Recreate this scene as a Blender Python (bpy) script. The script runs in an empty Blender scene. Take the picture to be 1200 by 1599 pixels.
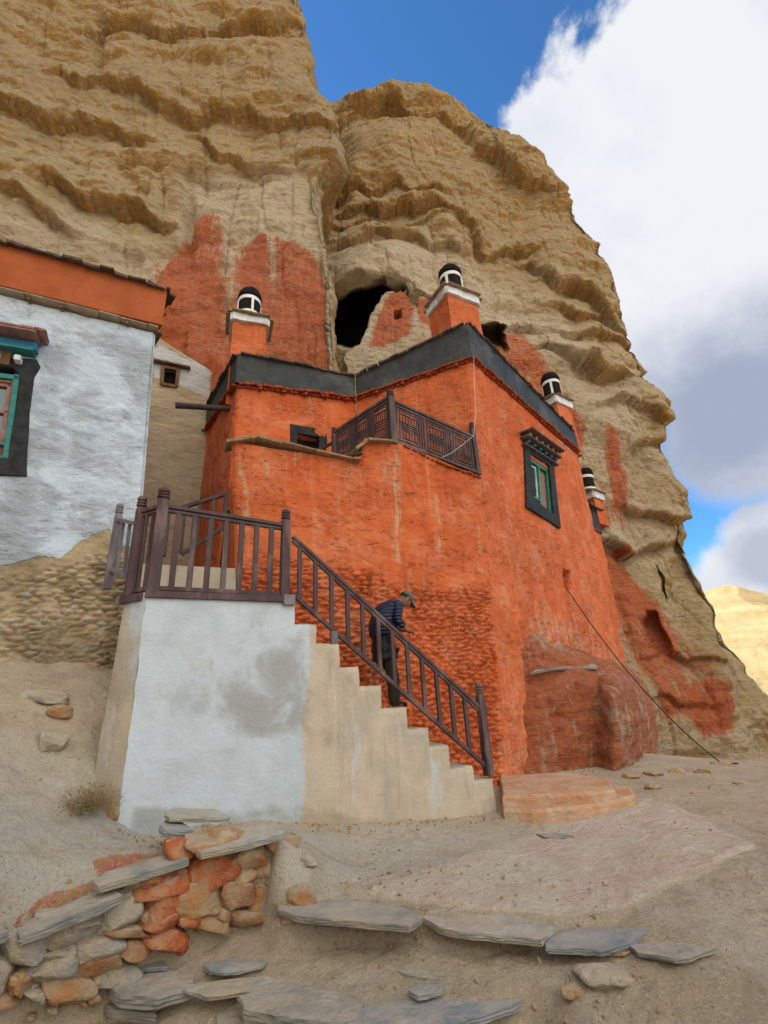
import bpy, bmesh, math, random
import numpy as np
from mathutils import Vector, Matrix, noise as mnoise
random.seed(7); rng = np.random.default_rng(7)
S = bpy.context.scene; COL = S.collection
R = math.radians

# ------------------------------------------------------------------ camera
F = 753.0; PITCH = R(21); ROLL = R(3.2)
C = np.array([0, 0, 1.6])
fwd = np.array([0, math.cos(PITCH), math.sin(PITCH)])
_u = np.array([0, -math.sin(PITCH), math.cos(PITCH)]); _r = np.array([1.0, 0, 0])
up = math.cos(ROLL)*_u + math.sin(ROLL)*_r
rt = math.cos(ROLL)*_r - math.sin(ROLL)*_u
cam_d = bpy.data.cameras.new('camera'); cam = bpy.data.objects.new('camera', cam_d); COL.objects.link(cam)
cam_d.sensor_fit = 'VERTICAL'; cam_d.sensor_height = 36; cam_d.lens = 36*F/1599
cam_d.clip_start = 0.05; cam_d.clip_end = 5000
M = Matrix([[rt[i], up[i], -fwd[i], C[i]] for i in range(3)] + [[0, 0, 0, 1]])
cam.matrix_world = M
S.camera = cam

# ------------------------------------------------------------------ sky, sun, exposure
SUN_AZ, SUN_EL = -62, 36          # compass-like angle from +Y towards +X, and height
w = bpy.data.worlds.new('World'); S.world = w; w.use_nodes = True
NT = w.node_tree; NT.nodes.clear()
def nn(nt, t, **k):
    n = nt.nodes.new(t)
    for a, b in k.items(): setattr(n, a, b)
    return n
def ray(x, y):
    return ((x-600)*rt - (y-799.5)*up + F*fwd)/F
def unit(v): v = np.array(v, float); return v/np.linalg.norm(v)
out = nn(NT, 'ShaderNodeOutputWorld'); bg = nn(NT, 'ShaderNodeBackground')
sky = nn(NT, 'ShaderNodeTexSky'); sky.sky_type = 'NISHITA'; sky.sun_disc = False
sky.sun_elevation = R(SUN_EL); sky.sun_rotation = R(SUN_AZ); sky.altitude = 3800; sky.air_density = 1.0; sky.dust_density = 0.4; sky.ozone_density = 3.0
tc = nn(NT, 'ShaderNodeTexCoord')
def vm(nt, op, a, b=None):
    n = nn(nt, 'ShaderNodeVectorMath', operation=op)
    for i, v in enumerate((a, b)):
        if v is None: continue
        if hasattr(v, 'links'): nt.links.new(v, n.inputs[i])
        else: n.inputs[i].default_value = v
    return n.outputs['Value'] if op in ('DOT_PRODUCT', 'LENGTH', 'DISTANCE') else n.outputs[0]
def ma(nt, op, a, b=None, c=None, clamp=False):
    n = nn(nt, 'ShaderNodeMath', operation=op); n.use_clamp = clamp
    for i, v in enumerate((a, b, c)):
        if v is None: continue
        if hasattr(v, 'links'): nt.links.new(v, n.inputs[i])
        else: n.inputs[i].default_value = v
    return n.outputs[0]
def mrange(nt, v, a, b, c=0.0, d=1.0):
    n = nn(nt, 'ShaderNodeMapRange'); n.interpolation_type = 'SMOOTHSTEP'
    nt.links.new(v, n.inputs[0])
    for i, q in zip((1, 2, 3, 4), (a, b, c, d)): n.inputs[i].default_value = q
    return n.outputs[0]
def noise(nt, vec, scale, detail=6, rough=0.55, dist=0.0):
    n = nn(nt, 'ShaderNodeTexNoise'); n.inputs['Scale'].default_value = scale
    n.inputs['Detail'].default_value = detail; n.inputs['Roughness'].default_value = rough; n.inputs['Distortion'].default_value = dist
    if vec is not None: nt.links.new(vec, n.inputs['Vector'])
    return n.outputs['Fac']
def mixc(nt, f, a, b, bt='MIX'):
    n = nn(nt, 'ShaderNodeMix', data_type='RGBA', blend_type=bt)
    for s, v in ((0, f), (6, a), (7, b)):
        if hasattr(v, 'links'): nt.links.new(v, n.inputs[s])
        else: n.inputs[s].default_value = v if s == 0 else (tuple(v)+(1,) if len(v) == 3 else v)
    return n.outputs[2]
D = tc.outputs['Generated']
n1 = noise(NT, D, 3.2, 9, 0.6, 0.3); n2 = noise(NT, D, 7.0, 8, 0.62, 0.2)
def blob(x, y, r, soft, amp):
    c = unit(ray(x, y)); d = vm(NT, 'DOT_PRODUCT', vm(NT, 'NORMALIZE', D), tuple(c))
    ang = ma(NT, 'ARCCOSINE', ma(NT, 'MINIMUM', d, 0.99999))
    ang = ma(NT, 'ADD', ang, ma(NT, 'MULTIPLY', ma(NT, 'SUBTRACT', n2, 0.5), amp))
    return mrange(NT, ang, r-soft, r+soft, 1, 0)
cl = blob(1172, 225, 0.305, 0.028, 0.34)
for (x, y, r, s, a) in ((1000, 55, 0.065, 0.015, 0.16), (1190, 480, 0.24, 0.03, 0.2), (1030, 420, 0.18, 0.03, 0.2), (1160, 660, 0.13, 0.025, 0.1), (1040, 610, .10, .05, .2),
                        (1230, 860, 0.085, 0.014, 0.16), (1150, 900, 0.055, .015, .12)):
    cl = ma(NT, 'MAXIMUM', cl, blob(x, y, r, s, a))
sep = nn(NT, 'ShaderNodeSeparateXYZ'); NT.links.new(D, sep.inputs[0])
back = ma(NT, 'ADD', ma(NT, 'MULTIPLY', sep.outputs[1], -1.0), ma(NT, 'MULTIPLY', ma(NT, 'SUBTRACT', n1, 0.5), 1.6))
backm = mrange(NT, back, -0.05, 0.35)          # unseen bright cloud bank added behind the camera to light the shaded fronts
cl = ma(NT, 'MAXIMUM', cl, backm)
shade = blob(1130, 650, 0.16, 0.10, 0.22); shade2 = blob(1190, 870, 0.05, 0.03, 0.12)
grey = ma(NT, 'MAXIMUM', shade, ma(NT, 'MULTIPLY', shade2, 0.7))
soft = mrange(NT, n1, 0.38, 0.62, 0.0, 0.5)
ccol = mixc(NT, ma(NT, 'ADD', soft, 0.0), (0.93, 0.95, 0.99), (0.66, 0.72, 0.86))
ccol = mixc(NT, mrange(NT, sep.outputs[1], -0.25, 0.15, 1, 0), ccol, (1.0, 0.93, 0.82))
ccol = mixc(NT, grey, ccol, (0.40, 0.46, 0.60))
skym = nn(NT, 'ShaderNodeVectorMath', operation='MULTIPLY'); NT.links.new(sky.outputs[0], skym.inputs[0]); skym.inputs[1].default_value = (1.02, 1.85, 2.25)
cc = nn(NT, 'ShaderNodeVectorMath', operation='SCALE'); NT.links.new(ccol, cc.inputs[0])
elv = mrange(NT, sep.outputs[2], -0.05, 0.80, 6.5, 18.0); frontm = mrange(NT, sep.outputs[1], -0.1, 0.25)
lev = ma(NT, 'ADD', ma(NT, 'MULTIPLY', ma(NT, 'MULTIPLY', elv, mrange(NT, sep.outputs[0], -0.6, 0.8, 0.35, 1.6)), ma(NT, 'SUBTRACT', 1.0, frontm)), ma(NT, 'MULTIPLY', frontm, 6.9)); NT.links.new(lev, cc.inputs['Scale'])  # added rear bank graded by height and side to model the relief
fin = mixc(NT, cl, skym.outputs[0], cc.outputs[0])
NT.links.new(fin, bg.inputs[0]); bg.inputs[1].default_value = 0.11
NT.links.new(bg.outputs[0], out.inputs[0])
sl = bpy.data.lights.new('sun', 'SUN'); sl.energy = 5.0; sl.angle = R(0.5); sl.color = (1.0, 0.9, 0.74)
sun = bpy.data.objects.new('sun', sl); COL.objects.link(sun)
sd = Vector((math.sin(R(SUN_AZ))*math.cos(R(SUN_EL)), math.cos(R(SUN_AZ))*math.cos(R(SUN_EL)), math.sin(R(SUN_EL))))
sun.rotation_euler = sd.to_track_quat('Z', 'Y').to_euler()
S.view_settings.view_transform = 'Standard'; S.view_settings.look = 'None'; S.view_settings.gamma = 1; S.view_settings.use_curve_mapping = False
S.view_settings.exposure = 0.32
S.render.engine = 'CYCLES'; S.render.resolution_x = 768; S.render.resolution_y = 1024

# ------------------------------------------------------------------ geometry helpers
def proj(P):
    P = np.asarray(P, float) - C; z = P@fwd
    z = np.where(z < 0.1, 0.1, z)
    return 600+F*(P@rt)/z, 799.5-F*(P@up)/z
def dirv(az): return np.array([math.sin(R(az)), math.cos(R(az)), 0.0])
def nrm(az): return np.array([math.cos(R(az)), -math.sin(R(az)), 0.0])   # faces right/towards the viewer
class Pl:
    """vertical wall plane through P0 with direction az; (s along, o outward, z)"""
    def __init__(s, P0, az): s.P0 = np.array(P0, float); s.az = az; s.d = dirv(az); s.n = nrm(az)
    def px(s, x, y):
        r = ray(x, y); t = ((s.P0-C)@s.n)/(r@s.n); return C+t*r
    def sz(s, x, y):
        p = s.px(x, y); return float((p-s.P0)@s.d), float(p[2])
    def at(s, a, z, o=0.0):
        p = s.P0 + s.d*a + s.n*o; return np.array([p[0], p[1], z])
def atz(x, y, z):
    r = ray(x, y); return C+r*(z-C[2])/r[2]
def atY(x, y, Y):
    r = ray(x, y); return C+r*Y/r[1]
def _h(ix, iy, iz):
    h = (ix.astype(np.int64)*374761393 + iy.astype(np.int64)*668265263 + iz.astype(np.int64)*2147483647) & 0xffffffff
    h = ((h ^ (h >> 13))*1274126177) & 0xffffffff
    h = (h ^ (h >> 16)) & 0xffffffff
    return h.astype(np.float64)/4294967295.0
def vnoise(P):
    i = np.floor(P); f = P-i; f = f*f*f*(f*(f*6-15)+10); i = i.astype(np.int64)
    x, y, z = i[..., 0], i[..., 1], i[..., 2]; fx, fy, fz = f[..., 0], f[..., 1], f[..., 2]
    def l(a, b, t): return a+(b-a)*t
    c = [[[_h(x+a, y+b, z+d) for d in (0, 1)] for b in (0, 1)] for a in (0, 1)]
    return l(l(l(c[0][0][0], c[0][0][1], fz), l(c[0][1][0], c[0][1][1], fz), fy),
             l(l(c[1][0][0], c[1][0][1], fz), l(c[1][1][0], c[1][1][1], fz), fy), fx)*2-1
def fbm(P, sc=1.0, octv=4, rough=0.5, seed=0.0):
    P = np.asarray(P, float)*np.asarray(sc) + seed*17.31; a = 1.0; t = 0; s = 0
    for k in range(octv):
        s = s + a*vnoise(P); t += a; a *= rough; P = P*2.03+11.7
    return s/t
def sstep(x, a, b):
    t = np.clip((x-a)/(b-a), 0, 1); return t*t*(3-2*t)
def link(name, me, mats, parent=None):
    o = bpy.data.objects.new(name, me); COL.objects.link(o)
    for m in (mats if isinstance(mats, (list, tuple)) else [mats]): me.materials.append(m)
    if parent is not None: o.parent = parent; o.matrix_parent_inverse = parent.matrix_basis.inverted()
    return o
def tag(o, label=None, cat=None, group=None, kind=None):
    if label: o['label'] = label
    if cat: o['category'] = cat
    if group: o['group'] = group
    if kind: o['kind'] = kind
    elif cat: o['kind'] = 'thing'
    return o
def thing(name, label, cat, loc, group=None, rz=0.0):
    o = bpy.data.objects.new(name, None); COL.objects.link(o); o.location = tuple(loc); o.rotation_euler = (0, 0, rz); o.empty_display_size = 0.1
    return tag(o, label, cat, group)
def smooth(me, on=True):
    me.polygons.foreach_set('use_smooth', [on]*len(me.polygons)); me.update()
def gridmesh(name, P, mats, parent=None, attrs=None, sm=True, keep=None, extra=None, flip=False):
    nu, nv = P.shape[:2]
    idx = np.arange(nu*nv).reshape(nu, nv)
    q = np.stack([idx[:-1, :-1], idx[1:, :-1], idx[1:, 1:], idx[:-1, 1:]], -1)
    if flip: q = q[..., ::-1]
    if keep is not None: q = q[keep]
    q = q.reshape(-1, 4)
    me = bpy.data.meshes.new(name)
    V = P.reshape(-1, 3)
    if extra is not None:
        ev, ef = extra; n0 = len(V); V = np.vstack([V, np.array(ev)]); q = [tuple(a) for a in q.tolist()]+[tuple(n0+i for i in f) for f in ef]
    else: q = q.tolist()
    me.from_pydata(V.tolist(), [], q)
    if attrs:
        for k, a in attrs.items():
            at = me.attributes.new(k, 'FLOAT', 'POINT'); arr = np.zeros(len(me.vertices)); arr[:a.size] = a.ravel(); at.data.foreach_set('value', arr)
    me.validate(); smooth(me, sm)
    return link(name, me, mats, parent)
def bar(bm, p0, p1, w, h, upv=(0, 0, 1), tw=None, th=None):
    """box beam from p0 to p1; w across, h along upv"""
    p0 = Vector(p0); p1 = Vector(p1); d = (p1-p0).normalized(); u = Vector(upv); s = d.cross(u)
    if s.length < 1e-4: u = Vector((1, 0, 0)); s = d.cross(u)
    s.normalize(); u = s.cross(d).normalized()
    tw = tw or w; th = th or h
    vs = []
    for p, ww, hh in ((p0, w, h), (p1, tw, th)):
        for a, b in ((-1, -1), (1, -1), (1, 1), (-1, 1)): vs.append(bm.verts.new(p+s*(a*ww/2)+u*(b*hh/2)))
    for f in ((0, 1, 2, 3), (7, 6, 5, 4), (0, 4, 5, 1), (1, 5, 6, 2), (2, 6, 7, 3), (3, 7, 4, 0)): bm.faces.new([vs[i] for i in f])
def box(bm, c, sx, sy, sz, az=90.0):
    """box centred c; sx along dirv(az), sy across, sz up"""
    d = dirv(az)*sx/2; bar(bm, np.array(c)-d, np.array(c)+d, sy, sz)
def cone(bm, p0, p1, r0, r1, n=14):
    p0 = Vector(p0); p1 = Vector(p1); d = (p1-p0).normalized(); a = d.orthogonal().normalized(); b = d.cross(a)
    ring = []
    for p, r in ((p0, r0), (p1, r1)):
        ring.append([bm.verts.new(p+(a*math.cos(2*math.pi*k/n)+b*math.sin(2*math.pi*k/n))*r) for k in range(n)])
    for k in range(n): bm.faces.new([ring[0][k], ring[0][(k+1) % n], ring[1][(k+1) % n], ring[1][k]])
    bm.faces.new(ring[0][::-1]); bm.faces.new(ring[1])
def lathe(bm, c, prof, n=16, az=0):
    c = Vector(c); rings = []
    for r, z in prof: rings.append([bm.verts.new(c+Vector((r*math.cos(2*math.pi*(k+.5)/n+az), r*math.sin(2*math.pi*(k+.5)/n+az), z))) for k in range(n)])
    for a, b in zip(rings, rings[1:]):
        for k in range(n): bm.faces.new([a[k], a[(k+1) % n], b[(k+1) % n], b[k]])
    bm.faces.new(rings[0][::-1]); bm.faces.new(rings[-1])
def tube(bm, pts, r, n=8):
    for a, b in zip(pts, pts[1:]): cone(bm, a, b, r, r, n)
def build(name, bm, mat, parent=None, bevel=0.0, sm=False, seg=1):
    if bevel > 0:
        try: bmesh.ops.bevel(bm, geom=list(bm.edges), offset=bevel, segments=seg, affect='EDGES', profile=0.6)
        except Exception: pass
    bmesh.ops.recalc_face_normals(bm, faces=bm.faces)
    me = bpy.data.meshes.new(name); bm.to_mesh(me); bm.free(); smooth(me, sm)
    return link(name, me, mat, parent)
def NB(): return bmesh.new()

# ------------------------------------------------------------------ materials
def mat_base(name, rough=0.85, spec=0.25):
    m = bpy.data.materials.new(name); m.use_nodes = True; nt = m.node_tree
    b = nt.nodes['Principled BSDF']; b.inputs['Roughness'].default_value = rough; b.inputs['Specular IOR Level'].default_value = spec
    tcn = nn(nt, 'ShaderNodeTexCoord')
    return m, nt, b, tcn.outputs['Object']
def scaled(nt, v, s):
    n = nn(nt, 'ShaderNodeMapping'); nt.links.new(v, n.inputs[0]); n.inputs['Scale'].default_value = s; return n.outputs[0]
def bump(nt, b, h, dist=0.02, strength=0.6, prev=None):
    n = nn(nt, 'ShaderNodeBump'); n.inputs['Distance'].default_value = dist; n.inputs['Strength'].default_value = strength
    nt.links.new(h, n.inputs['Height'])
    if prev is not None: nt.links.new(prev, n.inputs['Normal'])
    nt.links.new(n.outputs[0], b.inputs['Normal']); return n.outputs[0]
def attr(nt, name):
    n = nn(nt, 'ShaderNodeAttribute'); n.attribute_name = name; return n.outputs['Fac']
def simple(name, col, col2=None, scale=6, rough=0.8, spec=0.25, bd=0.01, bs=0.4, stretch=(1, 1, 1), c3=None, det=6, dust=0.0):
    m, nt, b, v = mat_base(name, rough, spec)
    v2 = scaled(nt, v, stretch)
    f = mrange(nt, noise(nt, v2, scale, det, 0.6, 0.2), 0.35, 0.65)
    col2 = col2 or tuple(c*0.7 for c in col)
    c = mixc(nt, f, col, col2)
    if c3: c = mixc(nt, mrange(nt, noise(nt, v2, scale*0.37, 5, 0.65), 0.5, 0.66), c, c3)
    if dust:
        geo = nn(nt, 'ShaderNodeNewGeometry'); sp = nn(nt, 'ShaderNodeSeparateXYZ'); nt.links.new(geo.outputs['Normal'], sp.inputs[0])
        k = ma(nt, 'ADD', sp.outputs[2], ma(nt, 'MULTIPLY', ma(nt, 'SUBTRACT', noise(nt, v, 5.5, 8, 0.7, .3), 0.5), 2.4))
        c = mixc(nt, mrange(nt, k, 0.62, 1.25, 0, dust), c, (0.50, 0.415, 0.30))
    nt.links.new(c, b.inputs['Base Color'])
    if bs: bump(nt, b, noise(nt, v2, scale*3, 8, 0.65), bd, bs)
    return m
def plaster(name, a, bcol, ccol, dust, bumpd=0.03, pits=0.5):
    """hand-rubbed mud plaster: broad tone drift, vertical run marks, pits; attributes 'pale' (washed streaks) and 'stone' masks"""
    m, nt, b, v = mat_base(name, 0.92, 0.12)
    big = mrange(nt, noise(nt, v, 0.55, 5, 0.6, 0.4), 0.35, 0.65); mid = mrange(nt, noise(nt, v, 3.2, 7, 0.65), 0.32, 0.68)
    c = mixc(nt, big, a, bcol); c = mixc(nt, ma(nt, 'MULTIPLY', mid, 0.55), c, ccol)
    st = noise(nt, scaled(nt, v, (5.0, 5.0, 0.35)), 1.0, 8, 0.7, 0.15)
    c = mixc(nt, mrange(nt, st, 0.50, 0.72, 0, 0.60), c, dust)
    c = mixc(nt, mrange(nt, noise(nt, v, 1.3, 8, 0.68, 0.5), 0.48, 0.68, 0, 0.6), c, dust)
    c = mixc(nt, mrange(nt, noise(nt, scaled(nt, v, (2.2, 2.2, .5)), 1.0, 9, 0.7, 0.4), 0.52, 0.66, 0, 0.45), c, (0.44, 0.075, 0.022))
    st2 = noise(nt, scaled(nt, v, (11.0, 11.0, 0.8)), 1.0, 7, 0.75, 0.2)
    pale = attr(nt, 'pale')
    pm = mrange(nt, ma(nt, 'ADD', ma(nt, 'MULTIPLY', pale, 0.62), ma(nt, 'ADD', ma(nt, 'MULTIPLY', ma(nt, 'SUBTRACT', st2, 0.5), 1.3), ma(nt, 'MULTIPLY', ma(nt, 'SUBTRACT', noise(nt, v, 5.0, 7, 0.7), 0.5), 1.2))), 0.18, 0.62, 0, 0.85)
    c = mixc(nt, pm, c, (0.52, 0.33, 0.20))
    pit = mrange(nt, noise(nt, scaled(nt, v, (1, 1, 2.0)), 9.0, 5, 0.7, 0.6), 0.62, 0.70)
    c = mixc(nt, ma(nt, 'MULTIPLY', pit, pits), c, tuple(x*0.45 for x in ccol))
    nt.links.new(c, b.inputs['Base Color'])
    h = ma(nt, 'ADD', noise(nt, scaled(nt, v, (1, 1, 1.7)), 6.0, 9, 0.68, 0.5), ma(nt, 'MULTIPLY', pit, -0.35))
    h = ma(nt, 'ADD', h, ma(nt, 'MULTIPLY', noise(nt, v, 38.0, 4, 0.6), 0.15))
    h = ma(nt, 'ADD', h, ma(nt, 'MULTIPLY', mrange(nt, noise(nt, scaled(nt, v, (1.0, 1.0, 3.0)), 3.0, 7, 0.72, 1.6), 0.60, 0.66), -0.4))
    h = ma(nt, 'MULTIPLY', h, mrange(nt, noise(nt, v, 0.9, 5, .6, .3), .38, .62, .35, 1.3))
    bump(nt, b, h, bumpd, 1.0)
    return m
RED = plaster('red_mud_plaster', (0.63, 0.165, 0.060), (0.58, 0.132, 0.042), (0.46, 0.092, 0.032), (0.64, 0.255, 0.135), 0.06, 0.6)
REDSTONE = simple('red_painted_stone', (0.60, 0.125, 0.032), (0.47, 0.078, 0.020), 5, 0.9, 0.12, 0.02, 0.7)
BRICKRED = simple('dark_red_clay_edge', (0.36, 0.075, 0.028), (0.20, 0.045, 0.022), 12, 0.9, 0.1, 0.01, 0.6)
def whitewash():
    m, nt, b, v = mat_base('whitewashed_mud', 0.9, 0.15)
    f = mrange(nt, noise(nt, v, 1.1, 6, 0.6, 0.3), 0.35, 0.7)
    c = mixc(nt, f, (0.54, 0.635, 0.73), (0.47, 0.54, 0.60))
    f2 = mrange(nt, noise(nt, scaled(nt, v, (1, 1, 1.6)), 2.1, 8, 0.7, 0.6), 0.58, 0.72)
    c = mixc(nt, ma(nt, 'MULTIPLY', f2, 0.7), c, (0.50, 0.45, 0.36))
    ck = mrange(nt, noise(nt, scaled(nt, v, (1.0, 1.0, 2.6)), 4.5, 8, 0.72, 1.8), 0.63, 0.68); c = mixc(nt, ma(nt, 'MULTIPLY', ck, 0.55), c, (0.30, 0.29, 0.27))
    # bare earth where the wash has worn off
    e = noise(nt, v, 6, 8, 0.7)
    bare = mrange(nt, ma(nt, 'ADD', attr(nt, 'bare'), ma(nt, 'MULTIPLY', ma(nt, 'SUBTRACT', e, 0.5), 0.9)), 0.46, 0.54)
    earth = mixc(nt, mrange(nt, noise(nt, v, 4, 7, 0.65), 0.35, 0.65), (0.50, 0.40, 0.255), (0.36, 0.275, 0.165))
    chips = mrange(nt, noise(nt, v, 9, 3, 0.5), 0.58, 0.62)
    earth = mixc(nt, ma(nt, 'MULTIPLY', chips, attr(nt, 'stone')), earth, (0.46, 0.44, 0.38))
    c = mixc(nt, bare, c, earth)
    nt.links.new(c, b.inputs['Base Color'])
    h = ma(nt, 'ADD', noise(nt, scaled(nt, v, (1, 1, 1.7)), 4.0, 11, 0.74, 1.0), ma(nt, 'MULTIPLY', bare, -0.25))
    h = ma(nt, 'ADD', h, ma(nt, 'MULTIPLY', ck, -0.35))
    h = ma(nt, 'MULTIPLY', h, mrange(nt, noise(nt, v, 1.1, 5, .6, .3), .38, .62, .35, 1.25))
    bump(nt, b, h, 0.10, 1.0)
    return m
WHITE = whitewash()
def mudwall():
    m, nt, b, v = mat_base('bare_mud_wall', 0.93, 0.1)
    f = mrange(nt, noise(nt, scaled(nt, v, (1, 1, 2.5)), 1.6, 8, 0.65, 0.4), 0.35, 0.65)
    c = mixc(nt, f, (0.60, 0.49, 0.34), (0.46, 0.37, 0.25))
    wm = mrange(nt, ma(nt, 'ADD', attr(nt, 'bare'), ma(nt, 'MULTIPLY', ma(nt, 'SUBTRACT', noise(nt, v, 4, 8, 0.7), 0.5), 0.8)), 0.45, 0.62)
    c = mixc(nt, wm, c, (0.60, 0.62, 0.62))
    rm = mrange(nt, ma(nt, 'ADD', attr(nt, 'pale'), ma(nt, 'MULTIPLY', ma(nt, 'SUBTRACT', noise(nt, v, 4, 8, 0.7), 0.5), 0.8)), 0.45, 0.58)
    c = mixc(nt, rm, c, (0.60, 0.15, 0.045))
    nt.links.new(c, b.inputs['Base Color'])
    bump(nt, b, noise(nt, scaled(nt, v, (1, 1, 2.0)), 7, 9, 0.74, 0.5), 0.09, 1.0)
    return m
MUD = mudwall()
def stairmat():
    m, nt, b, v = mat_base('rendered_stair_side', 0.8, 0.25)
    blue = attr(nt, 'blue'); wet = attr(nt, 'wet')
    bl = mixc(nt, mrange(nt, noise(nt, v, 1.3, 7, 0.6, 0.5), 0.35, 0.7), (0.515, 0.585, 0.65), (0.43, 0.49, 0.535))
    st = noise(nt, scaled(nt, v, (6, 6, 0.5)), 1.0, 8, 0.7)
    tn = mixc(nt, mrange(nt, noise(nt, v, 1.7, 8, 0.62, 0.4), 0.35, 0.68), (0.52, 0.445, 0.34), (0.40, 0.36, 0.285))
    tn = mixc(nt, mrange(nt, st, 0.52, 0.70, 0, 0.6), tn, (0.60, 0.54, 0.44)); tn = mixc(nt, mrange(nt, noise(nt, scaled(nt, v, (4, 4, .45)), 1.0, 8, .7, .3), 0.50, 0.68, 0, 0.55), tn, (0.33, 0.285, 0.21))
    m1 = mrange(nt, ma(nt, 'ADD', blue, ma(nt, 'MULTIPLY', ma(nt, 'SUBTRACT', noise(nt, scaled(nt, v, (1.5, 1.5, .6)), 2.5, 8, 0.7), 0.5), 2.4)), 0.22, 0.80)
    c = mixc(nt, m1, tn, bl)
    m2 = mrange(nt, ma(nt, 'ADD', wet, ma(nt, 'MULTIPLY', ma(nt, 'SUBTRACT', noise(nt, v, 1.9, 9, 0.66, 0.3), 0.5), 3.0)), 0.18, 1.05, 0, 0.9)
    c = mixc(nt, m2, c, mixc(nt, m1, (0.34, 0.28, 0.20), (0.31, 0.325, 0.32)))
    c = mixc(nt, mrange(nt, noise(nt, v, 1.1, 8, 0.68, 0.6), 0.50, 0.66, 0, 0.45), c, mixc(nt, m1, (0.44, 0.36, 0.25), (0.43, 0.44, 0.41)))
    c = mixc(nt, mrange(nt, st, 0.60, 0.75, 0, 0.30), c, (0.36, 0.33, 0.28))
    vo = nn(nt, 'ShaderNodeTexNoise'); vo.inputs['Scale'].default_value = 7; vo.inputs['Detail'].default_value = 10; vo.inputs['Roughness'].default_value = 0.8; vo.inputs['Distortion'].default_value = 1.5
    nt.links.new(v, vo.inputs['Vector'])
    sc = mrange(nt, vo.outputs['Fac'], 0.66, 0.70, 0, 0.35); c = mixc(nt, sc, c, (0.22, 0.22, 0.22))
    nt.links.new(c, b.inputs['Base Color'])
    bump(nt, b, ma(nt, 'ADD', noise(nt, v, 4.5, 11, 0.72, 0.1), ma(nt, 'MULTIPLY', sc, -0.3)), 0.035, 0.8)
    return m
STAIR = stairmat()
def rockmat():
    m, nt, b, v = mat_base('conglomerate_cliff', 0.95, 0.08)
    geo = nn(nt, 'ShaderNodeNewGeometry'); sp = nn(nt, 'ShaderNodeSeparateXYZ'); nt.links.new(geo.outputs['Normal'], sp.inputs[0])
    warp = noise(nt, v, 0.35, 4, 0.6)
    lay = noise(nt, scaled(nt, v, (0.16, 0.16, 1.5)), 1.0, 8, 0.62, 0.25)
    c = mixc(nt, mrange(nt, lay, 0.33, 0.67), (0.64, 0.485, 0.27), (0.50, 0.36, 0.18))
    c = mixc(nt, mrange(nt, noise(nt, v, 0.7, 8, 0.65, 0.3), 0.40, 0.66, 0, 0.75), c, (0.63, 0.51, 0.33))
    szp = nn(nt, 'ShaderNodeSeparateXYZ'); nt.links.new(v, szp.inputs[0])
    hz = ma(nt, 'ADD', szp.outputs[2], ma(nt, 'MULTIPLY', ma(nt, 'SUBTRACT', noise(nt, v, 0.16, 5, 0.6), 0.5), 14.0))
    c = mixc(nt, mrange(nt, hz, 14.0, 27.0, 0, 0.78), c, mixc(nt, mrange(nt, noise(nt, v, 0.9, 8, .7), .35, .65), (0.42, 0.295, 0.145), (0.53, 0.385, 0.205)))
    # undersides tinted darker ochre: warm shade put into the colour, besides thinner dust
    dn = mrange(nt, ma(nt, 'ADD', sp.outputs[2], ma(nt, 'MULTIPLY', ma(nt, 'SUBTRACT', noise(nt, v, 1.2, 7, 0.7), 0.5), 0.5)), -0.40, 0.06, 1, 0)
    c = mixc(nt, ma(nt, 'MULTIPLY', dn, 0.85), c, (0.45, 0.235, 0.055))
    peb = nn(nt, 'ShaderNodeTexVoronoi'); peb.inputs['Scale'].default_value = 7; peb.inputs['Randomness'].default_value = 1.0
    nt.links.new(v, peb.inputs['Vector'])
    pc = nn(nt, 'ShaderNodeSeparateColor'); nt.links.new(peb.outputs['Color'], pc.inputs[0])
    c = mixc(nt, mrange(nt, pc.outputs[0], 0.55, 1.0, 0, 0.35), c, (0.36, 0.28, 0.19))
    c = mixc(nt, mrange(nt, pc.outputs[1], 0.75, 1.0, 0, 0.40), c, (0.58, 0.49, 0.36))
    stn = noise(nt, scaled(nt, v, (0.9, 0.9, 0.10)), 1.0, 7, 0.7, 0.1)
    c = mixc(nt, mrange(nt, stn, 0.56, 0.70, 0, 0.35), c, (0.33, 0.285, 0.22))
    pale = attr(nt, 'pale'); c = mixc(nt, ma(nt, 'MULTIPLY', pale, mrange(nt, noise(nt, v, 1.3, 6, 0.6), 0.25, 0.6, 0.5, 1.0)), c, (0.70, 0.60, 0.43))
    # red limewash with drips
    dr = noise(nt, scaled(nt, v, (7.5, 7.5, 0.35)), 1.0, 8, 0.74, 0.12); dr2 = noise(nt, v, 1.4, 8, 0.7, 0.5)
    pt = ma(nt, 'ADD', attr(nt, 'paint'), ma(nt, 'ADD', ma(nt, 'MULTIPLY', ma(nt, 'SUBTRACT', dr, 0.5), 2.2), ma(nt, 'MULTIPLY', ma(nt, 'SUBTRACT', dr2, 0.5), 1.4)))
    pm = mrange(nt, pt, 0.22, 0.86)
    rc = mixc(nt, mrange(nt, noise(nt, v, 0.9, 7, 0.65), 0.35, 0.65), (0.62, 0.150, 0.055), (0.54, 0.115, 0.040))
    rc = mixc(nt, mrange(nt, dr, 0.48, 0.66, 0, 0.65), rc, (0.60, 0.29, 0.19))
    c = mixc(nt, mrange(nt, noise(nt, scaled(nt, v, (1, 1, 2.2)), 3.2, 6, 0.7, 0.8), 0.60, 0.68, 0, 0.40), c, (0.33, 0.235, 0.13))  # crevices darkened, the shade of the cracks put into the colour
    c = mixc(nt, mrange(nt, noise(nt, v, 11, 5, 0.7), 0.60, 0.72, 0, 0.35), c, (0.70, 0.60, 0.45))
    c = mixc(nt, ma(nt, 'MULTIPLY', pm, 0.90), c, rc)
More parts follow.
